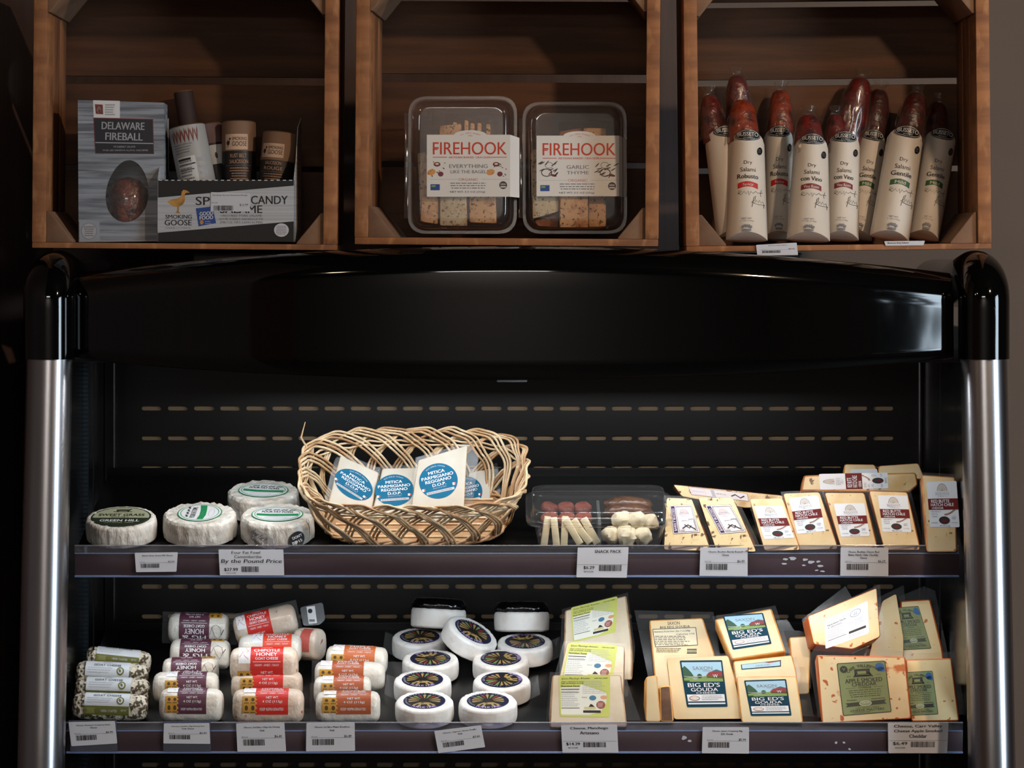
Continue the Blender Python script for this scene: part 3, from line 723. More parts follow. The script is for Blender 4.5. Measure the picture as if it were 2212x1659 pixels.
def firehook(F, t, x0, x1, xf, y0, y1, name1, name2, veg):
    d = Decal(1, 1); cx = (x0 + x1) / 2 + 4; W = x1 - x0
    lab = mk('cracker_label', (222, 218, 212), .5); FR = mk('brand_red', (196, 62, 36), .5)
    d.rect(x0, -y1, x1, -y0, lab); d.poly([(cx + 35 * math.cos(a * math.pi / 12), -y0 - .3 + 10 * math.sin(a * math.pi / 12)) for a in range(13)], lab)
    d.up(); d.arc('OLD WORLD BAKERY', cx, -y0 - 42, 46, math.pi * .66, math.pi * .34, 2.6, FR, 0).text('1992', cx, -y0 - 2.5, 3, FR, w=9, res=1)
    d.text('FIREHOOK', cx - 1, -y0 - 29.5, 27, FR, w=W * .885, bold=.012, res=7).rect(cx - W * .45, -y0 - 49.5, cx - W * .28, -y0 - 48.2, FR).rect(cx + W * .26, -y0 - 49.5, cx + W * .44, -y0 - 48.2, FR)
    d.rect(cx - W * .452, -y0 - 33, cx - W * .39, -y0 - 31, FR)
    d.text('ARTISAN BAKED CRACKERS', cx, -y0 - 49, 4, FR, w=W * .52, bold=.02, res=1)
    d.text(name1, cx - 4, -y0 - 68, 8, GREY, w=W * (.46 if len(name1) > 7 else .27), bold=.02).text(name2, cx - 4, -y0 - 80, 7, GREY, w=W * (.43 if len(name2) > 7 else .27), bold=.02)
    g = random.Random(3 if veg == 'seed' else 4)
    brn = mk('seed_brown', (120, 52, 30), .5); orn_ = mk('seed_gold', (214, 150, 84), .5); plum = mk('onion_plum', (122, 46, 58), .5); leaf = mk('thyme_dark', (70, 62, 64), .5)
    for sx in (-1, 1):
        bx = cx - 6 + sx * W * .355
        if veg == 'seed':
            d.ell(bx + sx * -8, -y0 - 64, 7.5, 4.8, brn, 18).ell(bx - sx * 8 + 1, -y0 - 63.5, 4, 1.8, lab, 12) if False else None
            d.ell(bx - 2, -y0 - 64, 7.5, 5, brn, 18); d.ell(bx - 14, -y0 - 81, 9, 6.5, orn_, 18, .3); d.ell(bx + 6, -y0 - 85, 6, 5.4, plum, 16)
            d.up().ell(bx - 2, -y0 - 63.2, 4, 1.8, lab, 12); d.L -= 1
            for k in range(14): d.ell(bx + g.uniform(-22, 20), -y0 - g.uniform(58, 90), 1.6, 1, leaf, 8, g.random() * 3)
        else:
            d.ring(bx - 2, -y0 - 80, 12, 9, 2, leaf, 20); d.ring(bx + sx * -3, -y0 - 64, 9, 7, 1.2, GREY, 18); d.ell(bx + 13, -y0 - 86, 7, 2.6, plum, 12, -.2)
            for k in range(13): d.ell(bx + g.uniform(-22, 22), -y0 - g.uniform(56, 90), 6.5, 1.2, leaf, 10, g.uniform(.2, 1.0))
    d.rect(x0 + 7, -y0 - 97, cx - 26, -y0 - 96.3, LGREY).rect(cx + 24, -y0 - 97, x1 - 3, -y0 - 96.3, LGREY).text('ORGANIC', cx - 4, -y0 - 96.8, 5.5, mk('ink_rose', (190, 110, 96), .5), w=42, bold=.01)
    d.lines(cx - 52, -y0 - 118, cx + 42, -y0 - 102, 3, GREY, .35, 5, True).text('NET WT. 5.5 OZ (156g)', cx - 6, -y0 - 124, 5, INK, w=76, bold=.01, res=1)
    bl = mk('badge_blue', (34, 70, 140), .5); d.rect(x0 + 8, -y0 - 120, x0 + 28, -y0 - 107, bl).ell(x1 - 15, -y0 - 109, 8.5, 8.5, leaf, 22).up().rect(x0 + 10, -y0 - 113, x0 + 19, -y0 - 109, mk('badge_green', (120, 160, 90), .5)).text('USDA', x1 - 15, -y0 - 107, 4, lab, w=11, bold=.03).rect(x1 - 21, -y0 - 114, x1 - 9, -y0 - 111.5, lab)
    def extra(mb):   # the label runs on round the side of the box
        p = [F.uv(x1, y1, -.0658), F.uv(x1, y0, -.0658)]; q = [F.uv(xf, y1 + 2, -.052), F.uv(xf, y0 + 7, -.052)]
        mb.add([(p[0][0], -.0661, p[0][1]), (q[0][0], -.052, q[0][1]), (q[1][0], -.052, q[1][1]), (p[1][0], -.0661, p[1][1])], [(0, 1, 2, 3)], lab)
    d.build('paper_label', t, F.px(-.0656), extra=extra)
t1, F1_, s_ = cracker_box(885, 1119, 212, 508, .165, -3, 'clear plastic box labelled everything-seasoned crackers, left of the two')
firehook(F1_, t1, 922, 1102, 1122, 291, 425, 'EVERYTHING', 'LIKE THE BAGEL', 'seed')
t2, F2_, s_ = cracker_box(1127, 1351, 224, 508, .165, 2, 'clear plastic box labelled garlic thyme crackers, right of the two')
firehook(F2_, t2, 1159, 1337, 1353, 293, 424, 'GARLIC', 'THYME', 'herb')
def cracker(F, outline, y, th, mat, label, grp):
    M = F.M
    t = slab(F, outline, th, mat, crs, 'cracker', None, .0015, .003, 2, y0=y); t.matrix_world = M; tag(t, label, 'cracker', grp)
G1 = 'crackers in the left box'; G2 = 'crackers in the right box'
cracker(F1_, [(924, 340), (955, 338), (953, 490), (914, 484)], -.052, .012, crk, 'browned cracker at the left behind the everything label', G1)
cracker(F1_, [(958, 330), (1012, 328), (1015, 494), (956, 493)], -.056, .012, crp, 'speckled pale cracker in the middle below the everything label', G1)
cracker(F1_, [(1018, 330), (1074, 328), (1077, 488), (1019, 486)], -.053, .012, crk, 'smooth golden cracker at the right below the everything label', G1)
cracker(F1_, [(906, 335), (924, 333), (924, 480), (912, 470)], -.034, .01, crp, 'narrow cracker at the left wall of the everything box', G1)
cracker(F1_, [(953, 277), (1000, 272), (1002, 400), (955, 400)], -.036, .012, crk, 'broad cracker rising above the top left of the everything label', G1)
for i, (x, tp) in enumerate(((985, 266), (1009, 262), (1022, 268), (1037, 267), (1056, 270))):
    nm = ('first', 'second', 'third', 'fourth', 'fifth')[i]
    cracker(F1_, [(x - 5, tp), (x + 5, tp + 1), (x + 6, 400), (x - 5, 400)], -.022 + .001 * i, .01, crk, 'cracker edge standing up, %s from the left above the everything label' % nm, G1)
cracker(F2_, [(1146, 330), (1202, 326), (1204, 462), (1147, 478)], -.052, .01, crp, 'pale cracker at the left below the garlic thyme label', G2)
cracker(F2_, [(1205, 425), (1265, 418), (1266, 497), (1204, 497)], -.057, .01, crk, 'golden cracker in the middle below the garlic thyme label', G2)
cracker(F2_, [(1268, 400), (1305, 400), (1305, 494), (1267, 495)], -.044, .01, crk, 'shaded brown cracker at the right below the garlic thyme label', G2)
cracker(F2_, [(1143, 335), (1158, 331), (1158, 470), (1148, 480)], -.034, .01, crk, 'narrow cracker at the left wall of the garlic thyme box', G2)
cracker(F2_, [(1205, 288), (1253, 281), (1256, 400), (1206, 400)], -.03, .01, crs, 'dark cracker above the left of the garlic thyme label', G2)
cracker(F2_, [(1257, 281), (1306, 282), (1305, 400), (1258, 400)], -.036, .01, crk, 'dark golden cracker above the right of the garlic thyme label', G2)
cracker(F2_, [(1152, 480), (1203, 464), (1203, 494), (1160, 492)], -.036, .008, crs, 'dark broken cracker lying at the bottom left of the garlic thyme box', G2)

# ---- salami in white card sleeves
card = mk('salami_card', (216, 206, 192), .6, noise=(8, (206, 195, 180), .4, .6, (1, 1, 1), 2))
oval = mk('emblem_black', (18, 18, 19), .4); osil = mk('emblem_silver', (196, 196, 192), .4)
wrapm = clear('crinkled_wrap', (250, 248, 246), .05, .7, .14, .012)
def salami(base, top, wb, wt, Y, kind, stop, label, srpx=None, yawp=0.0, spicy=True, sleeve=True):
    """base/top: pixel centres of the sleeve's lower and upper edge; stop: pixel of the sausage's tip"""
    A, B = P(base[0], base[1], Y), P(top[0], top[1], Y + (.035 if sleeve else .004)); k = (4 + Y) / FPX
    z = (B - A).normalized(); x = Vector((0, 1, 0)).cross(z).normalized(); y = z.cross(x); h = (B - A).length
    M = Matrix.Translation(A) @ Matrix((x, y, z)).transposed().to_4x4() @ Matrix.Rotation(R(yawp), 4, 'Z')
    t = thing('wrapped_salami', label, 'salami', M, 'sleeved salami in the right crate')
    wb, wt = wb * k, wt * k; bf = .0235
    cols = {'Robusto': (138, 50, 24), 'con Vino': (104, 30, 26), 'Gentile': (74, 26, 18), 'plain': (96, 32, 24)}
    sm = mk('salami_' + kind.replace(' ', '_').lower(), cols[kind], .3, coat=.9, noise=[(70, tuple(int(c * .45) for c in cols[kind]), .45, .65, (1, 1, 1), 5), (160, (190, 120, 90), .7, .78, (1, 1, 1), 2)], bump=(120, .6, .003))
    tip = P(stop[0], stop[1], Y + (.04 if sleeve else .012)); Ti = M.inverted() @ tip; r = (srpx or 31) * k
    L = Ti.z; mb = MB()
    prof = [(.0004, L), (r * .38, L - .001), (r * .6, L - .005), (r * .76, L - .013), (r * .88, L - .027), (r * .96, L - .045), (r, L - .07), (r, .02), (r * .8, .012), (.0004, .01)]
    off = lambda zz: (Ti.x) * max(0, (zz / L)) ** 1.0
    def wob(p, a, rr, zz): 
        q = 1 + .10 * noise.noise(Vector((p.x * 70, p.y * 70, p.z * 45)))
        if sleeve and zz < h * .9: q *= .72
        return Vector((p.x * q + off(zz), p.y * q * .8 + .002, p.z))
    full = []
    for i in range(len(prof) - 1):
        n_ = max(1, int(abs(prof[i][1] - prof[i + 1][1]) / .006))
        full += [tuple(prof[i][j] + (prof[i + 1][j] - prof[i][j]) * q / n_ for j in (0, 1)) for q in range(n_)]
    mb.lathe(full + [prof[-1]], sm, 28, wob=wob, cap=False); mb.build('sausage', t, smooth=80)
    wr = MB(); wp = [(r * .55, L + .012), (r * .36, L + .004), (r * .62, L - .006), (r * .95, L - .03), (r * 1.1, L - .06), (r * 1.12, max(h * .93, .03))]
    full = []
    for i in range(len(wp) - 1): full += [tuple(wp[i][j] + (wp[i + 1][j] - wp[i][j]) * q / 5 for j in (0, 1)) for q in range(5)]
    def wob2(p, a, rr, zz):
        q = 1 + .22 * noise.noise(Vector((math.cos(a) * 2.3 + base[0], math.sin(a) * 2.3, p.z * 38)))
        return Vector((p.x * q + off(zz), p.y * q * .85 + .002, p.z))
    wr.lathe(full + [wp[-1]], wrapm, 26, wob=wob2, cap=False); wr.build('clear_wrapper', t, smooth=80)
    if not sleeve: return t
    n_ = 17; sl = MB(); rings = []
    W = lambda zz: wb + (wt - wb) * zz / h
    def ring(zf, bulge, arc=0, top=0):
        out = []
        for side in (-1, 1):
            for i in range(n_):
                u = -1 + 2 * i / (n_ - 1)
                if side > 0: u = -u
                if side > 0 and abs(u) == 1: continue
                zz = zf + arc * (1 - u * u) * (1 if side < 0 else .3) - top * abs(u) ** 6
                out.append((u * W(max(zz, 0)), side * bulge * (1 - u * u) ** .75, zz))
        return out
    rings = [ring(.0, .004), ring(.0, bf * .9, .007), ring(.02, bf)] + [ring(h * f, bf) for f in (.3, .5, .7, .85, .93)] + [ring(h, bf, 0, .011)]
    sl.rings(rings, card, cap0=True); sl.build('card_sleeve', t, smooth=50, fix=False)
    d = Decal(80, 235, 7); gm = {'Robusto': mk('ribbon_red', (192, 36, 34), .5), 'con Vino': mk('ribbon_wine', (128, 38, 48), .5), 'Gentile': mk('ribbon_green', (56, 98, 62), .5)}.get(kind, RED)
    if kind != 'plain':
        d.text('Dry', 40, 166, 10, INK, w=18).text('Salami', 40, 151, 9.5, INK, w=33).text(kind, 40, 135.5, 10, INK, w=44, bold=.03)
        band = [(19 + 42 * i / 8, 120 + 4 * math.sin(math.pi * i / 8)) for i in range(9)]
        d.poly(band + [(x_, y_ - 12) for x_, y_ in reversed(band)], gm)
        d.up().text({'Robusto': 'Spicy', 'con Vino': 'Vino Rosso', 'Gentile': 'Mild'}[kind], 40, 116.5, 6.5, card if kind != 'Robusto' else osil, w=23 if kind != 'con Vino' else 32, bold=.02)
        d.stroke([(20, 96), (27, 102), (22, 104), (20, 98), (26, 94), (32, 101), (36, 95), (40, 102), (42, 92), (46, 101), (50, 97), (56, 102), (60, 99), (72, 102)], .9, INK).stroke([(69, 108), (66, 97), (68, 93)], .8, INK)
        d.stroke([(48, 66), (52, 88), (56, 92), (54, 82), (46, 76), (54, 77), (58, 83), (61, 77), (64, 84), (67, 78), (71, 83), (74, 76), (73, 68)], 1.0, INK).stroke([(50, 75), (62, 73), (76, 76)], .9, INK)
        d.text('NET WT.', 38, 40, 3.6, GREY, w=20, res=1).text('7 OZ (198g)', 38, 34.5, 3.6, GREY, w=27, res=1)
        for i in range(5): d.ell(30 + 4 * i, 21 + (2.5 if i in (1, 2, 3) else 0), 2.2, 3.5, GREY, 8)
        d.rect(30, 12, 46, 16.5, GREY)
    d.ell(67, 196, 6, 9.5, oval, 20, -.35).up().lines(62.5, 191, 71, 201, 3, GREY, .3, 5)
    d.ell(40, 229, 29, 12.5, oval, 36).up().ring(40, 229, 27.5, 11, .9, osil, 36).text('BUSSETO', 40, 231, 9, osil, w=47, bold=.04).text('FOODS', 40, 222.5, 3.2, osil, w=20, res=1)
    def fn(u, v, l):
        zz = v * h; uu = max(-1, min(1, 2 * u - 1)); q = -bf * (1 - uu * uu) ** .75
        return (uu * W(zz), q - l - (.0012 if v > .93 else 0), zz)
    d.build('printed_card', t, fn, extra=None)
    return t
salami((1576, 512), (1552, 288), 29, 34, .125, 'plain', (1538, 202), 'salami in a blank-turned sleeve leaning on the left wall of the crate', 30, 24)
salami((1613, 519), (1613, 296), 45, 38, .10, 'Robusto', (1604, 212), 'spicy red-ribbon salami with orange tip in the front row, leftmost front one', 35)
salami((1681, 516), (1681, 287), 36, 33, .165, 'Robusto', (1688, 190), 'spicy red-ribbon salami behind and between the two front left sleeves', 28)
salami((1746, 519), (1752, 305), 47, 37, .10, 'con Vino', (1748, 246), 'wine-ribbon salami in the front row with the shortest bare tip', 34)
salami((1815, 517), (1822, 300), 40, 36, .14, 'con Vino', (1806, 246), 'wine-ribbon salami half hidden behind the right edge of the front wine-ribbon one', 27)
salami((1850, 515), (1884, 296), 34, 32, .168, 'Gentile', (1904, 188), 'green-ribbon mild salami, partly hidden, left of the two other green-ribbon ones', 30)
salami((1921, 516), (1957, 288), 43, 39, .125, 'Gentile', (1984, 196), 'green-ribbon mild salami in the front row, its whole label in view', 31)
salami((1994, 515), (2032, 293), 35, 36, .165, 'Gentile', (2030, 218), 'green-ribbon mild salami leaning at the far right of the crate', 27)
salami((1600, 400), (1600, 300), 30, 30, .188, 'plain', (1592, 163), 'bare dark red salami tip sticking up behind the spicy front salami', 29, 0, sleeve=False)
salami((1808, 400), (1826, 320), 30, 30, .188, 'con Vino', (1862, 168), 'bare pinkish salami tip leaning right, tallest at the back of the crate', 33, 0, sleeve=False)
# ================================================================== upper shelf
rindw = mk('white_cheese_paper', (226, 222, 214), .55, noise=(30, (196, 188, 176), .42, .66, (1, 1, 1), 4), bump=(80, .9, .006, (1, 1, .45)))
green = mk('ink_green', (36, 138, 86), .5); dkgreen = mk('ink_dark_green', (38, 48, 34), .5); sage = mk('label_sage', (168, 172, 142), .5)
def wheel(M, r, h, label, crumple, name='soft_cheese_wheel', cat='cheese', group=None, mat=None, seed=0):
    t = thing(name, label, cat, M, group); mb = MB()
    prof = [(.0005, 0), (r * .9, 0), (r * .985, h * .08), (r, h * .3), (r, h * .7), (r * .985, h * .9), (r * .93, h), (r * .75, h * 1.005), (r * .5, h * 1.0), (.0005, h)]
    full = []
    for i in range(len(prof) - 1):
        n_ = 4 if i in (2, 3, 4, 1) else 2
        full += [tuple(prof[i][j] + (prof[i + 1][j] - prof[i][j]) * q / n_ for j in (0, 1)) for q in range(n_)]
    def wob(p, a, rr, z):
        if rr < r * .78: return p
        n1 = noise.noise(Vector((math.cos(a) * 5 + seed, math.sin(a) * 5, z * 60))); n2 = abs(noise.noise(Vector((math.cos(a) * 11 + seed, math.sin(a) * 11, 3))))
        k = 1 + crumple * (.035 * n1 - .05 * n2 * (rr > r * .9))
        return Vector((p.x * k, p.y * k, p.z + crumple * (.0028 * noise.noise(Vector((math.cos(a) * 7, math.sin(a) * 7, seed))) * (z > h * .6))))
    mb.lathe(full + [prof[-1]], mat or rindw, 96, wob=wob, cap=False); mb.build('wrapped_wheel', t, smooth=38 if crumple > .5 else 60)
    return t
def topmap(r, h, rot=0):
    c, s = math.cos(R(rot)), math.sin(R(rot))
    return lambda u, v, l: ((u * c - v * s) * r, (u * s + v * c) * r, h + l)
# green-labelled wheel at the left end
r, h = .0495, .031
t = wheel(UP.frame(263, 1163, .0012), r, h, 'white cheese wheel with a dark green and sage label, leftmost on the upper shelf', .35, group='paper-wrapped cheese wheels on the upper shelf', seed=3)
d = Decal(1, 1).ell(0, 0, .84, .84, dkgreen, 48); d.up().ell(0, 0, .79, .79, sage, 48); d.up().poly([(.79 * math.cos(R(a)), .79 * math.sin(R(a))) for a in range(186, 356, 6)], dkgreen)
d.up().text('SWEET GRASS', 0, .16, .20, dkgreen, w=1.28, bold=.02).text('DAIRY', 0, -.02, .07, dkgreen, w=.5).text('GREEN HILL', 0, -.32, .18, WHITE, w=1.1, bold=.05).rect(-.26, .40, .26, .44, dkgreen).poly([(-.16, .44), (-.2, .6), (-.1, .62), (.14, .62), (.24, .68), (.2, .56), (.16, .44), (.1, .5), (-.1, .5)], dkgreen).text('SOFT RIPENED CHEESE', 0, -.5, .06, sage, w=.8, res=1)
d.build('round_label', t, topmap(r, h, 0))
def fowl(d):
    d.ell(0, 0, .70, .60, green, 44); d.up().ell(0, 0, .67, .57, WHITE, 44); d.up().ring(0, 0, .62, .52, .02, green, 44)
    d.poly([(-.56, .02), (-.2, -.02), (.2, .0), (.58, .05), (.58, -.13), (.2, -.17), (-.2, -.19), (-.54, -.15)], green)
    d.text('FOUR FAT FOWL', 0, .16, .14, INK, w=.86, bold=.05)
    g = random.Random(2)
    for i in range(4): d.stroke([(-.36 + i * .22, .28), (-.30 + i * .22, .34), (-.24 + i * .22, .30), (-.2 + i * .22, .36)], .05, INK)
    d.text('CAMEMBERTHE', 0, -.08, .07, mk('ink_pale_green', (120, 190, 150), .5), w=.8); d.ring(0, -.32, .3, .08, .012, LGREY, 24); return d
r, h = .0515, .034
for (px, py, rot, sd, lb, sticker) in ((433, 1159, 88, 11, 'crumpled white cheese wheel with its green oval label turned sideways', 0), (600, 1162, -3, 21, 'crumpled white cheese wheel with green label and a black round sticker on its side', 1), (570, 1109, -10, 33, 'crumpled white cheese wheel behind the others, its green label tilted', 0)):
    t = wheel(UP.frame(px, py, .0012), r, h, lb, 1.0, group='paper-wrapped cheese wheels on the upper shelf', seed=sd)
    fowl(Decal(1, 1)).build('oval_label', t, topmap(r, h * 1.02, rot))
    if sticker:
        def side(u, v, l): return ((r * 1.01 + l) * math.sin(u), -(r * 1.01 + l) * math.cos(u), v * h)
        Decal(1, 1).ell(.62, .36, .24, .36, INK, 24).up().text('DON\'T', .62, .5, .12, WHITE, w=.3, bold=.03, rot=.3).text('BE 15', .62, .28, .12, WHITE, w=.3, bold=.03, rot=.3).build('round_sticker', t, side)
        Decal(1, 1).poly([(-.7, .1), (.0, .0), (-.05, .5), (-.55, .9)], WHITE).up().text('Four Fat F', -.42, .58, .2, GREY, w=.5, bold=.04, rot=-.7).text('Camemb', -.52, .34, .16, GREY, w=.4, bold=.02, rot=-.7).build('paper_sticker', t, side)

# ---- wicker basket
wick = mk('pale_wicker', (202, 178, 144), .5, noise=[(24, (170, 134, 92), .4, .66, (1, 1, 1), 4), (90, (220, 202, 172), .58, .75, (1, 1, 1), 2)], bump=(200, .3, .001))
wick2 = mk('brown_wicker', (176, 138, 98), .55, noise=(30, (140, 100, 66), .4, .66, (1, 1, 1), 4), bump=(200, .3, .001))
tiltb = 27.5; rotb = Matrix.Rotation(R(tiltb), 4, 'X'); a1, b1, a2, b2, Hb = .158, .104, .121, .070, .084
front = P(893, 1186, .083)
Mb = Matrix.Translation(front + rotb.to_3x3() @ Vector((0, b2, .007))) @ rotb
bk = thing('wicker_basket', 'pale open-weave wicker basket tipped forward in the middle of the upper shelf', 'basket', Mb)
def _sup(th, a, b, e):
    c, s = math.cos(th), math.sin(th); return Vector((a * math.copysign(abs(c) ** (2 / e), c), b * math.copysign(abs(s) ** (2 / e), s), 0))
_tab = [0.0]; _fine = [2 * math.pi * i / 1440 for i in range(1441)]
for i in range(1440): _tab.append(_tab[-1] + (_sup(_fine[i + 1], a1, b1, 3.4) - _sup(_fine[i], a1, b1, 3.4)).length)
import bisect
def sup(th, a, b, e=3.4):
    """rounded rectangle, walked at an even pace along its edge"""
    q = (th / (2 * math.pi)) % 1.0 * _tab[-1]; k = min(max(bisect.bisect_left(_tab, q), 1), 1440)
    f = (q - _tab[k - 1]) / max(_tab[k] - _tab[k - 1], 1e-9)
    return _sup(_fine[k - 1] + (_fine[k] - _fine[k - 1]) * f, a, b, e)
def wall(th, v, off=0):
    k = v ** .8; p = sup(th, a2 + (a1 - a2) * k, b2 + (b1 - b2) * k); d = Vector((p.x, p.y * 1.3, 0)).normalized()
    p = p + d * off; return Vector((p.x, p.y, Hb * v))
NA = 21; g = random.Random(4); span = 2 * math.pi * 4.3 / NA
mbA, mbB = MB(), MB()
for i in range(NA):
    t0 = 2 * math.pi * i / NA
    for k in range(3):
        pts = []
        for q in range(47):
            f = q / 46; v = math.sin(math.pi * f) ** .75 if 0 < f < 1 else 0
            v = min(1.0, v) * (1.0 - .035 * k); th = t0 + span * f + (k - 1) * .042 * (1 if f < .5 else 1) + g.uniform(-.003, .003)
            sgn = -1 + 2 / (1 + math.exp(-(f - .5) * 14)); off = .0032 * sgn + .0018 * math.sin(f * math.pi * 10 + i * 2.1)
            pts.append(wall(th, v, off))
        (mbA if (i + k) % 4 else mbB).tube(pts, .00165 + .0003 * g.random(), wick if (i + k) % 4 else wick2, 6)
mbA.v and mbA.add(mbB.v, mbB.f, wick2)
mbA.build('woven_sides', bk, smooth=80)
mb = MB()
for k in range(3):      # twisted base band
    mb.tube([wall(2 * math.pi * q / 90, .05 + .035 * math.sin(q * .9 + k * 2.1), .004 * math.cos(q * .9 + k * 2.1)) for q in range(91)], .0022, wick2, 6)
mb.build('base_band', bk, smooth=80)
mb = MB()
for k in range(2):      # thin strand that runs along under the rim
    mb.tube([wall(2 * math.pi * q / 80, .72 + .06 * k + .012 * math.sin(q * 1.7 + k), .001 * math.sin(q * 1.9 + 3 * k)) for q in range(81)], .0016, wick, 6)
mb.build('rim_strand', bk, smooth=80)
mb = MB(); ring0 = [sup(2 * math.pi * q / 48, a2 * 1.01, b2 * 1.01) + Vector((0, 0, .0)) for q in range(48)]; mb.rings([ring0, [Vector((p.x, p.y, .003)) for p in ring0]], wick2, cap0=True, cap1=True)
for k in range(8): mb.tube([(-a2 * .9, -b2 * .8 + k * b2 * 1.6 / 7, .0045), (a2 * .9, -b2 * .8 + k * b2 * 1.6 / 7, .0045)], .002, wick, 5)
mb.build('base', bk, smooth=60)
MB().tube([wall(R(158), .95), wall(R(158), 1.1) + Vector((-.004, 0, .004)), wall(R(156), 1.25) + Vector((.004, .004, .01))], [.0018, .0014, .0006], wick, 6).build('loose_strand', bk)

# ---- wedges in the basket
parm = mk('hard_cheese_cream', (186, 180, 168), .5, noise=(22, (176, 166, 148), .4, .7, (1, 1, 1), 4), sub=.1); parms = mk('hard_cheese_side', (206, 184, 146), .5)
tealm = mk('label_teal', (8, 92, 124), .6, spec=.15)
def d_parm():
    d = Decal(1, 1).ell(0, 0, 1, 1, tealm, 48).up(); d.arc('FROM EMILIA ROMAGNA', 0, 0, .86, R(125), R(55), .07, LGREY, 0)
    d.text('MITICA', 0, .52, .17, WHITE, w=.85, bold=.05).text('PARMIGIANO', 0, .27, .17, WHITE, w=1.66, bold=.05).text('REGGIANO', 0, .04, .17, WHITE, w=1.35, bold=.05).text('D.O.P.', 0, -.2, .16, WHITE, w=.7, bold=.04)
    d.text('PRODUCT OF ITALY', 0, -.38, .06, LGREY, w=.7, res=1); d.rect(-.74, -.66, .72, -.52, LGREY); d.up()
    for sx in (-.82, .78): d.rect(sx - .1, -.42, sx + .0, -.28, WHITE).rect(sx, -.42, sx + .07, -.28, RED)
    return d.lines(-.7, -.65, .7, -.53, 1, GREY, .4, 3)
def parm_wedge(outline, Y, lean, ctr, rx, ry, rot, label, film):
    xs = sum(p[0] for p in outline) / 4
    F = Face(xs, 1150, Y, lean); t = thing('hard_cheese_wedge', label, 'cheese', F.M, 'hard cheese wedges in the basket')
    slab(F, outline, .020, parm, parms, 'cheese', t, .002, .003)
    c, s = math.cos(R(rot)), math.sin(R(rot)); q = F.px(0)
    d_parm().build('round_label', t, lambda u, v, l: q(ctr[0] + u * rx * c - v * ry * s * -0 - v * ry * s, -ctr[1] + u * rx * s + v * ry * c, l))
    m = MB(); m.add([(x, .010, z) for x, z in [F.uv(*p, .010) for p in film]], [tuple(range(len(film)))], FILM); m.build('clear_film', t, smooth=0)
parm_wedge([(735, 984), (818, 1020), (798, 1128), (700, 1120)], .13, 26, (764, 1047), 45, 29, -32, 'hard cheese wedge with a teal label slanting right, at the left of the basket', [(722, 995), (735, 976), (822, 1012), (805, 1130), (690, 1122)])
parm_wedge([(826, 1011), (903, 1010), (886, 1128), (800, 1126)], .122, 30, (852, 1059), 42, 34, 4, 'hard cheese wedge with a level teal label, lowest in the basket', [(822, 1004), (908, 1004), (892, 1130), (796, 1128)])
parm_wedge([(904, 994), (1009, 962), (1000, 1124), (884, 1128)], .112, 24, (947, 1039), 42, 38, 13, 'large hard cheese wedge with a pointed top, tallest in the basket', [(898, 988), (1012, 955), (1034, 985), (1018, 1110), (884, 1130)])
parm_wedge([(1014, 1021), (1062, 1011), (1056, 1118), (985, 1122)], .16, 24, (1010, 1062), 32, 32, 12, 'hard cheese wedge at the right of the basket, its label half hidden', [(1012, 1014), (1074, 1000), (1082, 1060), (1060, 1120), (985, 1122)])

# ---- clear snack pack
Ms = UP.frame(1293, 1160, .001); sp = thing('snack_pack', 'clear lidded snack pack of cheese sticks, salami and fruit, right of the basket', 'food pack', Ms)
def rr(w, hh, r_, z): return [(x, y, z) for x, y in rrect(w, hh, r_, 6)]
m = MB(); m.rings([rr(.080, .048, .014, .001), rr(.084, .053, .016, .002), rr(.091, .060, .02, .036), rr(.101, .070, .026, .038), rr(.1015, .0705, .026, .041), rr(.099, .068, .024, .041)], PET, cap0=True); m.build('tub', sp, smooth=60)
m = MB(); m.rings([rr(.1015, .0705, .026, .0415), rr(.1015, .0705, .026, .044), rr(.095, .064, .022, .045), rr(.092, .061, .02, .056), rr(.088, .057, .018, .0575), rr(.085, .054, .017, .0565), rr(.08, .05, .016, .0565)], PET, cap1=True); m.build('lid', sp, smooth=60)
m = MB(); m.box(-.002, .002, -.052, .052, .003, .036, clear('pack_divider', (225, 230, 232), .15, .8, .1, .1)); m.build('divider', sp, smooth=0)
stick = mk('pale_cheese_stick', (232, 220, 186), .5); sala = mk('salami_slice_red', (134, 72, 60), .5, noise=[(60, (92, 40, 32), .45, .65, (1, 1, 1), 4), (160, (210, 160, 140), .66, .72, (1, 1, 1), 2)]); datem = mk('date_brown', (112, 72, 44), .3, coat=.5, noise=(60, (70, 40, 22), .45, .65, (1, 1, 1), 4), bump=(120, .7, .003)); fetam = mk('crumbly_cheese', (222, 212, 184), .7, noise=(40, (176, 158, 120), .55, .75, (1, 1, 1), 4), bump=(90, .5, .003))
g = random.Random(8)
pos = ((-.074, -.040, 8), (-.061, -.044, -6), (-.048, -.040, 3), (-.036, -.043, -32), (-.024, -.041, -38), (-.012, -.040, -30))
for i, (x, y, ro) in enumerate(pos):
    M = Ms @ Matrix.Translation((x, y, .022)) @ Matrix.Rotation(R(ro), 4, 'Y') @ Matrix.Rotation(R(-14), 4, 'X')
    o = MB().box(-.0048, .0048, -.005, .005, -.019, .021, stick).build('cheese_stick', None, bevel=.0012); o.matrix_world = M
    tag(o, 'pale cheese stick standing at the front of the snack pack, %s from the left' % ('first', 'second', 'third', 'fourth', 'fifth', 'sixth')[i], 'cheese stick', 'cheese sticks in the snack pack')
names = ('front left', 'front middle', 'front right', 'back left', 'back middle', 'back right')
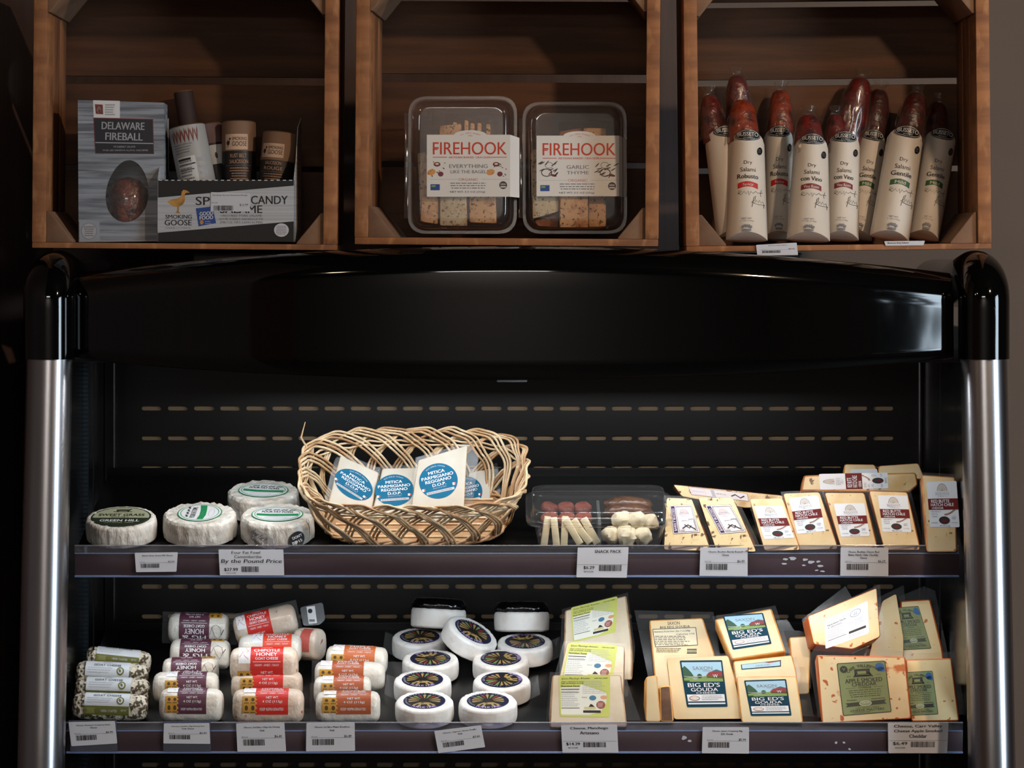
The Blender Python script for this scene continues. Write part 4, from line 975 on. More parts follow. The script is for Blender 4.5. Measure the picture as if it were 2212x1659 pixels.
for i in range(6):
    x, y, z = -.068 + .023 * (i % 3), -.012 + .03 * (i // 3), .030 + .005 * (i // 3)
    m = MB(); m.lathe([(.0004, -.006), (.011, -.0055), (.0125, -.002), (.0125, .003), (.010, .006), (.0004, .0045)], sala, 22, wob=lambda p, a, rr_, zz: p * (1 + .12 * noise.noise(Vector((p.x * 90 + i, p.y * 90, i)))), cap=False)
    o = m.build('salami_piece', None, smooth=60); o.matrix_world = Ms @ Matrix.Translation((x, y, z)) @ Matrix.Rotation(R(g.uniform(-16, 16)), 4, 'Y') @ Matrix.Rotation(R(g.uniform(5, 25)), 4, 'X')
    tag(o, 'red-brown salami piece in the left half of the snack pack, %s of its six' % names[i], 'salami', 'salami pieces in the snack pack')
for i, (x, y, z, l) in enumerate(((.043, .036, .034, .034), (.042, .014, .031, .034))):
    m = MB(); m.lathe([(.0004, -l), (.006, -l * .96), (.011, -l * .7), (.0125, -l * .2), (.012, l * .4), (.009, l * .85), (.0004, l)], datem, 20, wob=lambda p, a, rr_, zz: p * (1 + .16 * noise.noise(Vector((p.x * 120 + i * 5, p.y * 120, p.z * 120)))), cap=False)
    o = m.build('dried_fruit', None, smooth=70); o.matrix_world = Ms @ Matrix.Translation((x, y, z)) @ Matrix.Rotation(R(90), 4, 'Y'); tag(o, 'glossy brown dried fruit in the right half of the snack pack, %s of two' % ('rear', 'front')[i], 'dried fruit', 'dried fruit in the snack pack')
for i, (x, y, z, q) in enumerate(((.016, -.030, .014, .012), (.037, -.034, .013, .0135), (.060, -.032, .013, .012), (.030, -.020, .031, .0125), (.052, -.018, .030, .0125), (.071, -.012, .026, .011))):
    m = MB(); m.lathe([(q * math.sin(R(a)) + .0002, -q * math.cos(R(a))) for a in range(0, 181, 18)], fetam, 20, sx=1.1, wob=lambda p, a, rr_, zz: p * (1 + .3 * noise.noise(Vector((p.x * 110 + i * 3, p.y * 110, p.z * 110 + i))) + .16 * noise.noise(Vector((p.x * 320 + i * 3, p.y * 320, p.z * 320)))), cap=False)
    o = m.build('cheese_chunk', None, smooth=40); o.matrix_world = Ms @ Matrix.Translation((x, y, z)); tag(o, 'white crumbly cheese chunk in the right half of the snack pack, %s' % ('bottom left', 'bottom middle', 'bottom right', 'upper left', 'upper middle', 'upper right')[i], 'cheese', 'cheese chunks in the snack pack')

# ---- wedge packs at the right
coff = mk('coffee_rind_cheese', (222, 198, 150), .55, noise=[(40, (196, 160, 108), .5, .7, (1, 1, 1), 4), (110, (96, 62, 38), .58, .64, (1, 1, 1), 3)]); coffs = mk('coffee_rind', (128, 84, 50), .6, noise=(60, (52, 32, 22), .4, .65, (1, 1, 1), 4))
hatch = mk('hatch_cheese', (220, 196, 152), .5, noise=[(26, (208, 174, 118), .45, .7, (1, 1, 1), 4), (90, (120, 82, 48), .63, .67, (1, 1, 1), 3)], sub=.1); hatchs = mk('hatch_rind', (206, 138, 74), .5, noise=(40, (160, 86, 40), .42, .66, (1, 1, 1), 4))
purple = mk('label_purple', (60, 42, 86), .6, spec=.2); lilac = mk('label_lilac', (214, 204, 206), .5); wine = mk('label_wine', (104, 30, 28), .6, spec=.2); labw = mk('label_cool_white', (222, 226, 232), .45)
def d_bee():
    d = Decal(70, 85).rect(0, 0, 70, 85, INK, r=1.5).up().rect(.8, .8, 69.2, 84.2, lilac).up().rect(3, 3, 14, 82, purple)
    d.up().text('BARELY BUZZED', 8.5, 42, 7, lilac, w=66, bold=.03, rot=R(90)); d.frame(17, 4, 66, 80, .9, INK); d.rect(48, 40, 63, 41, INK).rect(62, 12, 63, 40, INK)
    d.poly([(27 + 13 - 13 * math.cos(R(a)), 62 + 12 * math.sin(R(a))) for a in range(0, 181, 15)], mk('label_blush', (206, 176, 176), .5)); d.text('BEEHIVE', 40, 58, 6, LGREY, w=30).text('CHEESE CO.', 40, 51, 3, LGREY, w=26, res=1)
    d.text('NET WT 5 OZ', 40, 37, 3.5, GREY, w=20, res=1)
    return d.stroke([(27, 14), (36, 20), (44, 24), (50, 18), (58, 12), (62, 8)], 3.2, INK).stroke([(34, 26), (40, 20), (46, 14), (52, 22)], 2.6, INK).lines(20, 6, 34, 11, 2, GREY, .4, 3)
def d_hatch():
    d = Decal(66, 74).rect(0, 0, 66, 74, labw, r=3).up()
    arch = [(22 + 11 - 11 * math.cos(R(a)), 58 + 12 * math.sin(R(a))) for a in range(0, 181, 12)]
    d.poly(arch, mk('arch_beige', (206, 198, 190), .5)).up().stroke(arch, .8, GREY); 
    for a in range(30, 180, 30): d.stroke([(33, 58), (33 - 10.5 * math.cos(R(a)), 58 + 11.4 * math.sin(R(a)))], .4, GREY)
    d.text('BEEHIVE', 33, 54, 5, LGREY, w=30).text('CHEESE CO', 33, 49.6, 2.4, LGREY, w=22, res=1)
    d.rect(0, 28, 66, 46, wine).up().text('RED BUTTE', 27, 41.8, 5, labw, w=40, bold=.05).text('HATCH CHILE', 31, 36, 5, labw, w=50, bold=.05).text('CHEDDAR', 20, 30.6, 3.2, labw, w=26, bold=.03, res=1)
    d.text('NEW MEXICO', 16, 25, 2.6, GREY, w=22, res=1).text('HATCH', 12, 21, 2.6, GREY, w=13, res=1).text('CHILES', 12, 17, 2.6, GREY, w=13, res=1)
    d.stroke([(34, 20), (42, 21), (50, 24), (55, 27), (58, 27)], 2.2, mk('chile_brown', (150, 110, 96), .5)); d.ell(33, 11, 12, 6.2, INK, 26).up().ell(33, 9.5, 6, 2.6, wine, 14)
    return d.text('PASTEURIZED', 11, 7, 2, GREY, w=14, res=1).text('COW MILK', 55, 7, 2, GREY, w=14, res=1).text('NET WT 4 OZ', 33, 2.2, 2.4, INK, w=22, res=1).lines(50, 12, 60, 18, 3, LGREY, .4, 3)
def wedge(outline, lab, Y, lean, yaw, label, dec, fm_, sm_, thick=.026, name='cheese_wedge', group=None, film=None, anchor=None, labels='front_label', fy=None, shelf=None, side_bevel=.0028, rind=True):
    xs = (outline[-1][0] + outline[-2][0]) / 2; ys = max(p[1] for p in outline); foot = 0
    if shelf is not None: Y = shelf.at(xs, ys, .0035).y; foot = math.tan(R(lean) + shelf.tilt)
    F = Face(*(anchor or (xs, ys)), Y, lean, yaw); t = thing(name, label, 'cheese', F.M, group)
    slab(F, outline, thick, fm_, sm_, 'cheese', t, side_bevel, .004, foot=foot, rim=1 if rind else -1)
    if lab: dec.build(labels, t, F.quad(lab))
    if film:
        yy = thick * .5 if fy is None else fy
        m = MB(); m.add([(x, yy, max(z, foot * yy + .003) if foot else z) for x, z in [F.uv(*p, yy) for p in film]], [tuple(range(len(film)))], FILM); m.build('clear_film', t, smooth=0)
    return t, F
GB, GH = 'purple-labelled cheese wedges', 'hatch chile cheese wedges'
wedge([(1440, 1075), (1494, 1077), (1536, 1190), (1434, 1188)], [(1447, 1092), (1494, 1090), (1512, 1150), (1454, 1154)], .105, 27, -6, 'purple-labelled cheese wedge standing against the snack pack', d_bee(), coff, coffs, group=GB, shelf=UP, film=[(1434, 1070), (1500, 1072), (1544, 1190), (1430, 1192)])
wedge([(1508, 1074), (1583, 1075), (1634, 1192), (1548, 1190)], [(1523, 1092), (1577, 1090), (1612, 1149), (1556, 1154)], .105, 27, -4, 'purple-labelled cheese wedge standing beside the orange-edged wedges', d_bee(), coff, coffs, group=GB, shelf=UP, film=[(1500, 1070), (1590, 1070), (1642, 1190), (1540, 1192)])
wedge([(1453, 1046), (1692, 1070), (1690, 1090), (1612, 1098), (1472, 1073)], [(1486, 1051), (1614, 1066), (1618, 1083), (1494, 1069)], .19, 12, 0, 'purple-labelled cheese wedge lying flat across the standing ones', Decal(130, 20).rect(0, 0, 130, 20, INK).up().rect(.7, .7, 129.3, 19.3, lilac).up().frame(4, 2, 34, 18, .8, mk('label_blush', (206, 176, 176), .5)).text('BEEHIVE', 19, 10, 4, LGREY, w=24).text('NET WT 5 OZ', 70, 10, 3.4, INK, w=20, res=1).stroke([(92, 8), (102, 13), (112, 6), (122, 12)], 3, INK).rect(48, 2, 56, 18, LGREY), coff, coffs, .03, group=GB)
for (o, l, Y, yaw, lb) in (
    ([(1619, 1078), (1690, 1076), (1728, 1188), (1652, 1190)], [(1629, 1093), (1690, 1093), (1716, 1162), (1651, 1165)], .10, -9, 'hatch chile cheese wedge, first from the left, its orange rind side showing'),
    ([(1692, 1066), (1770, 1063), (1810, 1186), (1724, 1188)], [(1704, 1076), (1767, 1070), (1783, 1147), (1722, 1154)], .105, -5, 'hatch chile cheese wedge, second from the left, with a slanted white label'),
    ([(1781, 1064), (1867, 1064), (1896, 1187), (1818, 1188)], [(1801, 1088), (1867, 1087), (1879, 1158), (1817, 1160)], .105, -5, 'hatch chile cheese wedge, third from the left, its label set low'),
    ([(1877, 1060), (1960, 1063), (1988, 1188), (1911, 1189)], [(1896, 1070), (1960, 1071), (1969, 1150), (1907, 1149)], .105, -6, 'hatch chile cheese wedge, fourth from the left, under the lying one'),
    ([(1990, 1024), (2064, 1030), (2068, 1193), (2002, 1194)], [(2001, 1041), (2066, 1039), (2073, 1139), (2009, 1139)], .105, -3, 'tall hatch chile cheese wedge at the right end against the silver post')):
    wedge(o, l, Y, 27, yaw, lb, d_hatch(), hatch, hatchs, group=GH, shelf=UP, film=[(o[0][0] - 6, o[0][1] - 4), (o[1][0] + 7, o[1][1] - 5), (o[2][0] + 8, o[2][1]), (o[3][0] - 8, o[3][1])])
t_, F_ = wedge([(1736, 1026), (1979, 1020), (1984, 1048), (1964, 1064), (1730, 1061)], None, .205, 20, 0, 'hatch chile cheese wedge lying on its side on top of the standing row', None, hatch, hatchs, .034, group=GH)
q = F_.quad([(1769, 1024), (1917, 1021), (1919, 1055), (1772, 1058)])
d_hatch().build('front_label', t_, lambda u, v, l: q(1 - v, u, l))
wedge([(1824, 1002), (1890, 1003), (1900, 1035), (1822, 1035)], [(1838, 1014), (1894, 1013), (1898, 1030), (1836, 1030)], .265, 25, 0, 'hatch chile cheese wedge peeping up behind the lying one, left of two', Decal(60, 20).rect(0, 0, 60, 20, labw, r=2), hatch, hatchs, .02, group=GH)
wedge([(1898, 1006), (1984, 1000), (1998, 1035), (1896, 1035)], None, .265, 25, 0, 'hatch chile cheese wedge peeping up behind the lying one, right of two', None, hatch, hatchs, .02, group=GH)
# ================================================================== lower shelf
# ---- logs of fresh cheese
def log(cpx, L_px, r_px, h, yaw, roll, tw, name, label, cat, group, mat, dec=None, span=2.6, off=.0, mid=55, flip=False, seed=0, flat=.94, wob_k=1.0, flange=None, label_name='wrap_label', u0=None):
    """lies on the lower shelf; cpx: pixel of its middle; h: lift above the shelf; mid: where on its round the label is centred (degrees above the front)"""
    k = 4.12 / FPX; L, r = L_px * k, r_px * k
    M = Matrix.Translation(LO.at(cpx[0], cpx[1], r + h)) @ Matrix.Rotation(R(yaw), 4, 'Z') @ Matrix.Rotation(R(roll), 4, 'Y')
    t = thing(name, label, cat, M, group); mb = MB(); rings = []
    xs = [(-.5, .02), (-.5, .5), (-.485, .72), (-.455, .88), (-.40, .97), (-.3, 1), (-.15, 1), (0, 1), (.15, 1), (.3, 1), (.40, .97), (.455, .88), (.485, .72), (.5, .5), (.5, .02)]
    for (x, q) in xs:
        ring = []
        for i in range(40):
            a = 2 * math.pi * i / 40; e = 2.35
            c, s = math.cos(a), math.sin(a); cc, ss = math.copysign(abs(c) ** (2 / e), c), math.copysign(abs(s) ** (2 / e), s)
            w = 1 + wob_k * (.05 * noise.noise(Vector((x * 9 + seed, c * 2.2, s * 2.2))) * (1 if abs(x) > .33 else .25))
            ring.append((x * L, -cc * r * q * w * flat, ss * r * q * w))
        rings.append(ring)
    mb.rings(rings, mat, cap0=True, cap1=True); mb.build('cheese_log', t, smooth=60)
    if dec:
        um = u0 or (-.28, .28)
        def fn(u, v, l):
            x = (um[0] + (um[1] - um[0]) * u) * L; a = R(mid) + (v - .5) * span
            if flip: x, a = (um[1] - (um[1] - um[0]) * u) * L, R(mid) - (v - .5) * span
            e = 2.35; c, s = math.cos(a), math.sin(a); cc, ss = math.copysign(abs(c) ** (2 / e), c), math.copysign(abs(s) ** (2 / e), s)
            rr_ = r * 1.012 + l
            return (x, -cc * rr_ * flat, ss * rr_)
        dec.build(label_name, t, fn)
    if flange:
        fx0, fx1, fz0, fz1 = flange
        m = MB(); m.add([(fx0 * L, .004, fz0 * r), (fx1 * L, .004, fz0 * r), (fx1 * L, .006, fz1 * r), (fx0 * L, .006, fz1 * r)], [(0, 1, 2, 3)], FILM); m.build('clear_film', t, smooth=0)
    return t
herb = mk('herb_crust', (206, 200, 184), .8, noise=[(170, (74, 62, 44), .48, .56, (1, 1, 1), 3), (110, (52, 60, 36), .6, .66, (1, 1, 1), 2)], bump=(170, .8, .004))
olive = mk('label_olive', (98, 100, 42), .5); pale = mk('label_pale_blue', (196, 204, 212), .5)
def d_herb(badge):
    d = Decal(100, 60, 9).rect(0, 0, 100, 60, pale, 4, 10).up().rect(0, 0, 100, 15, olive, 4, 3).rect(0, 58.6, 100, 60, olive)
    d.up().text('FRESH', 50, 48, 5, GREY, w=20).text('GOAT CHEESE', 50, 39, 6, INK, w=62, bold=.01).lines(6, 19, 66, 34, 3, LGREY, .3, 3).text('HERB COATED', 56, 8, 4, pale, w=36, res=1).text('NET WT', 88, 9, 3, pale, w=12, res=1).rect(4, 3, 24, 12, mk('olive_light', (124, 126, 72), .5))
    if badge: d.ell(80, 26, 8.5, 8.5, olive, 24).up().ell(80, 26, 5.6, 5.6, pale, 20).up().ell(79, 26.5, 2.6, 3.8, olive, 12, .5)
    return d
GL = 'herb-crusted goat cheese logs'
log((238, 1527), 158, 28, 0, 1, 2, 0, 'goat_cheese_log', 'herb-crusted log with olive label at the front of the left stack, lowest', 'cheese', GL, herb, d_herb(True), 2.3, mid=42, seed=1, wob_k=1.6, u0=(-.33, .27))
log((243, 1492), 160, 28, .002, 1, 2, 0, 'goat_cheese_log', 'herb-crusted log with pale label and olive badge, second from the bottom', 'cheese', GL, herb, d_herb(True), 2.3, mid=38, seed=2, wob_k=1.6, u0=(-.34, .26))
log((242, 1459), 156, 28, .005, 1, 3, 0, 'goat_cheese_log', 'herb-crusted log with pale label and olive badge, third from the bottom', 'cheese', GL, herb, d_herb(True), 2.3, mid=34, seed=3, wob_k=1.6, u0=(-.36, .25))
log((256, 1428), 142, 27, .006, 1, 6, 0, 'goat_cheese_log', 'herb-crusted log with its label upside down, topmost of the left stack', 'cheese', GL, herb, d_herb(False), 2.3, mid=62, seed=4, wob_k=1.6, u0=(-.34, .33))
white_log = mk('white_log_wrap', (226, 222, 212), .42, coat=.35, noise=(24, (208, 200, 186), .45, .7, (1, 1, 1), 4), bump=(70, .7, .004))
blush_log = mk('blush_log_wrap', (220, 204, 186), .42, coat=.35, noise=[(24, (198, 172, 150), .45, .7, (1, 1, 1), 4), (90, (160, 90, 60), .66, .72, (1, 1, 1), 2)], bump=(70, .7, .004))
goldb = mk('badge_gold', (190, 142, 52), .5)
def d_log(colr, l1, l2, drawing):
    d = Decal(66, 100, 14).rect(0, 0, 66, 100, colr, 3, 12, 0)
    if drawing != 'right': d.rect(-24, 48, 0, 92, WHITE, 2, 6)
    d.rect(-26, 3, 3, 36, goldb, 2, 4).up()
    for (x, y) in ((-18, 28), (-5, 28), (-18, 12), (-5, 12)): d.ell(x, y, 3.4, 4, mk('badge_ink', (84, 58, 22), .5), 10).rect(x - 5, y - 8, x + 5, y - 6.5, mk('badge_ink', (84, 58, 22), .5))
    d.text('LACLARE', 33, 92, 4, WHITE, w=22, res=1).text(l1, 33, 80, 9, WHITE, w=52, bold=.05).text(l2, 33, 68, 9, WHITE, w=42, bold=.05).text('GOAT CHEESE', 33, 58, 6, WHITE, w=46, bold=.03)
    d.rect(5, 50.5, 61, 51.3, WHITE).text('CREAMY - SWEET - TANGY', 33, 45, 3.4, WHITE, w=50, res=1).text('NET WT.', 34, 33, 5.5, WHITE, w=25, bold=.02).text('4 OZ (113g)', 34, 23, 6.5, WHITE, w=40, bold=.02).text('KEEP REFRIGERATED', 33, 10, 4, WHITE, w=48, bold=.02, res=1)
    dc = RED if drawing == 'red' else GREY
    if drawing == 'right':
        d.stroke([(-6, 60), (-12, 76), (-20, 84), (-26, 74), (-24, 60), (-14, 54), (-6, 60)], 1, GREY).stroke([(-6, 60), (-2, 72), (4, 78)], 1, GREY).stroke([(-26, 74), (-32, 64)], 1.4, INK)
    else: d.stroke([(-22, 60), (-14, 76), (-8, 70), (-2, 86), (4, 90)], .9, dc).stroke([(-20, 86), (-12, 64), (-4, 56)], .9, dc).stroke([(-10, 90), (-4, 74)], .9, dc)
    return d
fig, chip, bour = mk('label_fig', (86, 44, 62), .5), mk('label_chipotle', (200, 38, 28), .5), mk('label_bourbon', (168, 82, 42), .5)
GF, GC, GR = 'purple-labelled goat cheese logs', 'red-labelled goat cheese logs', 'brown-labelled goat cheese logs'
fl = (-.58, .58, -1.2, 1.25)
log((414, 1523), 134, 35, 0, -1, 0, 0, 'goat_cheese_log', 'white cheese log with purple label, front and lowest of the purple stack', 'cheese', GF, white_log, d_log(fig, 'FIG &', 'HONEY', 'none'), 2.7, mid=58, seed=11, u0=(-.20, .26))
log((402, 1485), 140, 33, .004, 0, 0, 0, 'goat_cheese_log', 'white cheese log with purple label and gold badge, second lowest of the purple stack', 'cheese', GF, white_log, d_log(fig, 'FIG &', 'HONEY', 'none'), 2.7, mid=52, seed=12, u0=(-.12, .33))
log((412, 1452), 120, 32, .008, 0, -1, 0, 'goat_cheese_log', 'white cheese log with inverted purple label, in the middle of the purple stack', 'cheese', GF, white_log, d_log(fig, 'FIG &', 'HONEY', 'right'), 2.7, mid=50, flip=True, seed=13, u0=(-.33, .22))
log((433, 1413), 132, 33, .006, -2, 1, 0, 'goat_cheese_log', 'white cheese log with inverted purple label, second from the top of the purple stack', 'cheese', GF, white_log, d_log(fig, 'FIG &', 'HONEY', 'right'), 2.7, mid=46, flip=True, seed=14, u0=(-.32, .20))
log((430, 1358), 136, 35, .016, -2, 1, 0, 'goat_cheese_log', 'white cheese log with whole inverted purple label, topmost of the purple stack', 'cheese', GF, white_log, d_log(fig, 'FIG &', 'HONEY', 'right'), 2.7, mid=25, flip=True, seed=15, flange=(-.62, .95, -1.0, 1.02), u0=(-.30, .20))
log((580, 1525), 150, 36, 0, 1, 0, 0, 'goat_cheese_log', 'blush cheese log with red label and gold badge, front and lowest of the red stack', 'cheese', GC, blush_log, d_log(chip, 'CHIPOTLE', 'HONEY', 'red'), 2.7, mid=60, seed=21, u0=(-.17, .29))
log((577, 1483), 152, 33, .003, 0, 0, 0, 'goat_cheese_log', 'blush cheese log with red label, second from the bottom of the red stack', 'cheese', GC, blush_log, d_log(chip, 'CHIPOTLE', 'HONEY', 'red'), 2.7, mid=58, seed=22, u0=(-.19, .24))
log((571, 1436), 146, 38, .026, 1, 0, 0, 'goat_cheese_log', 'blush cheese log with whole red label facing forward, middle of the red stack', 'cheese', GC, blush_log, d_log(chip, 'CHIPOTLE', 'HONEY', 'red'), 2.7, mid=12, seed=23, u0=(-.19, .29))
log((584, 1402), 138, 33, .016, -1, -1, 0, 'goat_cheese_log', 'white cheese log with orange-red label, second from the top of the red stack', 'cheese', GC, white_log, d_log(mk('label_scarlet', (214, 66, 36), .5), 'CHIPOTLE', 'HONEY', 'red'), 2.7, mid=30, seed=24, u0=(-.10, .36))
log((574, 1350), 142, 35, .024, 4, -13, 0, 'goat_cheese_log', 'cream cheese log with red label tilted up to the right, topmost of the red stack', 'cheese', GC, blush_log, d_log(chip, 'CHIPOTLE', 'HONEY', 'red'), 2.5, mid=10, seed=25, u0=(-.29, .10), flange=(-.45, .55, -.9, 1.1))
log((668, 1392), 60, 36, .012, -25, 0, 0, 'goat_cheese_log', 'blush cheese log half hidden behind the red stack at its right', 'cheese', GC, blush_log, Decal(30, 60).rect(0, 0, 30, 60, mk('label_rose', (188, 84, 74), .5), 2, 8), 1.6, mid=30, seed=26, u0=(-.1, .3))
log((752, 1527), 136, 33, 0, 1, 0, 0, 'goat_cheese_log', 'white cheese log with brown label and gold badge, front and lowest of the brown stack', 'cheese', GR, white_log, d_log(bour, 'BOURBON', 'MAPLE', 'red'), 2.7, mid=62, seed=31, u0=(-.18, .36), flange=(-.6, .75, -1.1, 1.5))
log((740, 1492), 122, 31, .004, 0, 0, 0, 'goat_cheese_log', 'white cheese log with brown label, second from the bottom of the brown stack', 'cheese', GR, white_log, d_log(bour, 'BOURBON', 'MAPLE', 'red'), 2.7, mid=56, seed=32, u0=(-.15, .38))
log((756, 1460), 152, 31, .008, 0, 1, 0, 'goat_cheese_log', 'white cheese log with brown label, second from the top of the brown stack', 'cheese', GR, white_log, d_log(bour, 'BOURBON', 'MAPLE', 'red'), 2.7, mid=50, seed=33, u0=(-.25, .20), flange=(-.55, .85, -1.1, 1.0))
log((771, 1426), 134, 31, .010, -3, 2, 0, 'goat_cheese_log', 'white cheese log with orange-brown label, topmost of the brown stack', 'cheese', GR, white_log, d_log(mk('label_amber', (190, 100, 50), .5), 'BOURBON', 'MAPLE', 'red'), 2.7, mid=46, seed=34, u0=(-.20, .31))
# clear pack flap with a small white ticket behind the red stack
Ff = Face(682, 1352, .30, 20, 0); ff = thing('clear_pouch', 'clear empty pouch end with a small white ticket, behind the red stack', 'pouch', Ff.M)
m = MB(); m.prism(round_poly([Ff.uv(*p) for p in ((648, 1312), (697, 1301), (703, 1338), (690, 1350), (655, 1352))], .004), 0, .0012, clear('bluish_film', (150, 165, 180), .25, .8, .15, .15)); m.build('pouch_film', ff, smooth=0)
R4(Decal(1, 1), [(662, 1311), (680, 1309), (685, 1346), (667, 1348)], WHITE).up().ell(670, -1320, 5, 5, INK, 16).rect(668, -1343, 680, -1338, GREY).build('paper_ticket', ff, Ff.px())

# ---- small round wheels with a peacock-like label
truf = mk('bloomy_rind', (232, 230, 226), .6, noise=(30, (214, 208, 200), .5, .72, (1, 1, 1), 4), bump=(90, .35, .002))
nav = mk('label_deep_navy', (26, 28, 60), .6, spec=.2); ochre = mk('label_ochre', (166, 140, 84), .5); mred = mk('label_petal_red', (128, 52, 48), .5); mgr = mk('label_petal_green', (112, 142, 84), .5); mbk = mk('label_petal_black', (28, 24, 22), .5)
def d_truf():
    d = Decal(1, 1).ell(0, 0, .715, .715, nav, 44).up().ell(0, 0, .57, .57, mbk, 40).up()
    for i in range(18):
        a = 2 * math.pi * (i + .5) / 18; c, s = math.cos(a), math.sin(a)
        colr = (mgr, ochre, mred)[i % 3] if 10 < math.degrees(a) < 170 else (ochre, mbk, ochre)[i % 3]
        d.poly([(.16 * c, .16 * s), (.52 * c + .055 * s, .52 * s - .055 * c), (.56 * c, .56 * s), (.52 * c - .055 * s, .52 * s + .055 * c)], colr)
    d.up().poly([(-.2, -.1), (-.1, .06), (-.12, .16), (-.02, .1), (.1, .15), (.08, .05), (.2, -.06), (.12, -.2), (-.12, -.2)], mbk).ell(0, -.26, .24, .1, ochre, 16).up().ell(-.06, -.25, .05, .03, mbk, 10)
    d.arc('PURPLE HAZE', 0, 0, .64, R(232), R(308), .12, mk('ink_violet_pale', (190, 170, 220), .5), .05, True).arc('CYPRESS GROVE', 0, 0, .635, R(150), R(30), .085, LGREY, .02).arc('HUMBOLDT', 0, 0, .635, R(225), R(160), .07, LGREY, .02, False)
    return d
GT = 'round white cheese wheels with navy labels'
TR_, TH_ = .0402, .0265
for (px, py, hh, rot, ex, lb, sd) in (
    (917, 1554, .0012, 0, None, 'white wheel with navy round label, front of the left column', 1),
    (913, 1507, .0014, 2, None, 'white wheel with navy round label, second in the left column', 2),
    (930, 1461, .0016, 200, None, 'white wheel with navy round label, third in the left column, print turned', 3),
    (907, 1413, .002, 10, None, 'white wheel with navy round label, fourth in the left column, partly covered', 4),
    (1054, 1554, .0012, 3, None, 'white wheel with navy round label, front of the right column', 5),
    (1084, 1508, .0014, 120, None, 'white wheel with navy round label, second in the right column', 6),
    (1082, 1461, .0016, 115, None, 'white wheel with navy round label, third in the right column', 7),
    (1134, 1424, .006, 190, None, 'white wheel with navy round label, rearmost flat one at the right', 8),
    (1004, 1397, .027, -2, Matrix.Rotation(R(27), 4, 'Y') @ Matrix.Rotation(R(6), 4, 'X'), 'white wheel with navy round label, tilted on top between the two columns', 9)):
    M = LO.frame(px, py, hh, 0, ex)
    t = wheel(M, TR_, TH_, lb, .42, 'soft_goat_wheel', 'cheese', GT, truf, sd * 5)
    d_truf().build('round_label', t, topmap(TR_, TH_ * 1.01, rot))
    if sd in (2, 6, 8, 4):
        s_ = -1 if sd in (2, 4) else 1
        m = MB(); m.add([(s_ * TR_ * .9, -.02, .004), (s_ * TR_ * 1.32, -.012, .010), (s_ * TR_ * 1.25, .012, .03), (s_ * TR_ * .86, .02, .02)], [(0, 1, 2, 3)], FILM); m.build('clear_film', t, smooth=0)
glossbl = mk('black_reflection_lid', (8, 8, 9), .12, bump=(60, .8, .004))  # clear film lid; the dark reflection in it is painted as black gloss
for (px, py, lb, sd, rz) in ((946, 1357, 'turned-over white wheel under a clear lid, its dark reflection painted black, at the back left', 41, 4), (1127, 1364, 'turned-over white wheel under a clear lid, its dark reflection painted black, at the back right', 47, -4)):
    M = LO.frame(px, py, .030, 0, Matrix.Rotation(R(-19), 4, 'X') @ Matrix.Rotation(R(3 if px < 1000 else 0), 4, 'Y'))
    t = wheel(M, TR_, .0285, lb, .3, 'soft_goat_wheel', 'cheese', GT, truf, sd)
    m = MB(); m.lathe([(TR_ * .95, .0285), (TR_ * 1.0, .031), (TR_ * .97, .037), (TR_ * .85, .0425), (TR_ * .6, .0438), (.0004, .040)], glossbl, 48, wob=lambda p, a, rr_, z: Vector((p.x, p.y, p.z + .0012 * noise.noise(Vector((math.cos(a) * 4, math.sin(a) * 4, sd))))), cap=False); m.build('blackened_lid', t, smooth=70)

# ---- tall yellow-green labels
mche = mk('ewe_cheese_cream', (222, 208, 182), .5, noise=(24, (206, 188, 156), .45, .7, (1, 1, 1), 4), sub=.1); mches = mk('ewe_cheese_rind', (190, 156, 120), .6, noise=(50, (150, 112, 80), .4, .65, (1, 1, 1), 4))
lime = mk('label_lime', (198, 204, 104), .5); cream2 = mk('label_warm_white', (228, 228, 214), .5)
def d_man():
    d = Decal(100, 84).rect(0, 0, 100, 84, lime, r=5).up().poly(round_poly([(3, 4), (60, 4), (82, 10), (93, 26), (93, 48), (60, 60), (42, 66), (42, 60), (3, 60)], 3), cream2)
    d.up().text('Queso Manchego Artesano', 33, 77.5, 5.5, INK, w=56, shear=.2, res=1).text('SHEEP MILK CHEESE', 82, 77.5, 2.6, INK, w=26, res=1).text('GREAT CHEESE FROM SPAIN', 26, 71.5, 2.4, INK, w=44, res=1).text('AGED SIX MONTHS OR MORE', 26, 68, 2.6, INK, w=44, bold=.02, res=1)
    d.text('Nutrition Facts', 22, 62.5, 3.6, INK, w=36, bold=.03).rect(4, 55, 40, 56.6, INK).rect(4, 49.5, 40, 50.3, INK).lines(4, 20, 40, 54, 9, LGREY, .35, 4).rect(4, 17, 40, 18.2, INK).lines(46, 46, 96, 74, 8, LGREY, .3, 6)
    d.ell(66, 38, 7, 5, mk('badge_teal', (70, 120, 150), .5), 20).ell(88, 39, 7, 4, mk('badge_peach', (214, 160, 120), .5), 16).text('MADE', 50, 39, 3, GREY, w=10, res=1)
    d.ell(82, 24, 9, 8, mk('badge_brick', (150, 74, 62), .5), 20).rect(47, 8, 82, 13, INK).rect(49, 15, 72, 20, mk('badge_straw', (206, 196, 140), .5)).up().lines(76, 19, 88, 29, 4, cream2, .3, 3).poly([(58, 20), (62, 26), (66, 24), (70, 20)], INK)
    return d
GM = 'wedges with yellow-green labels'
wedge([(1193, 1458), (1342, 1457), (1355, 1572), (1187, 1573)], [(1207, 1460), (1318, 1458), (1317, 1549), (1209, 1548)], 0, 22, 1, 'cheese wedge with a yellow-green label, frontmost of three', d_man(), mche, mches, .034, group=GM, shelf=LO, film=[(1188, 1452), (1348, 1452), (1384, 1575), (1180, 1575)])
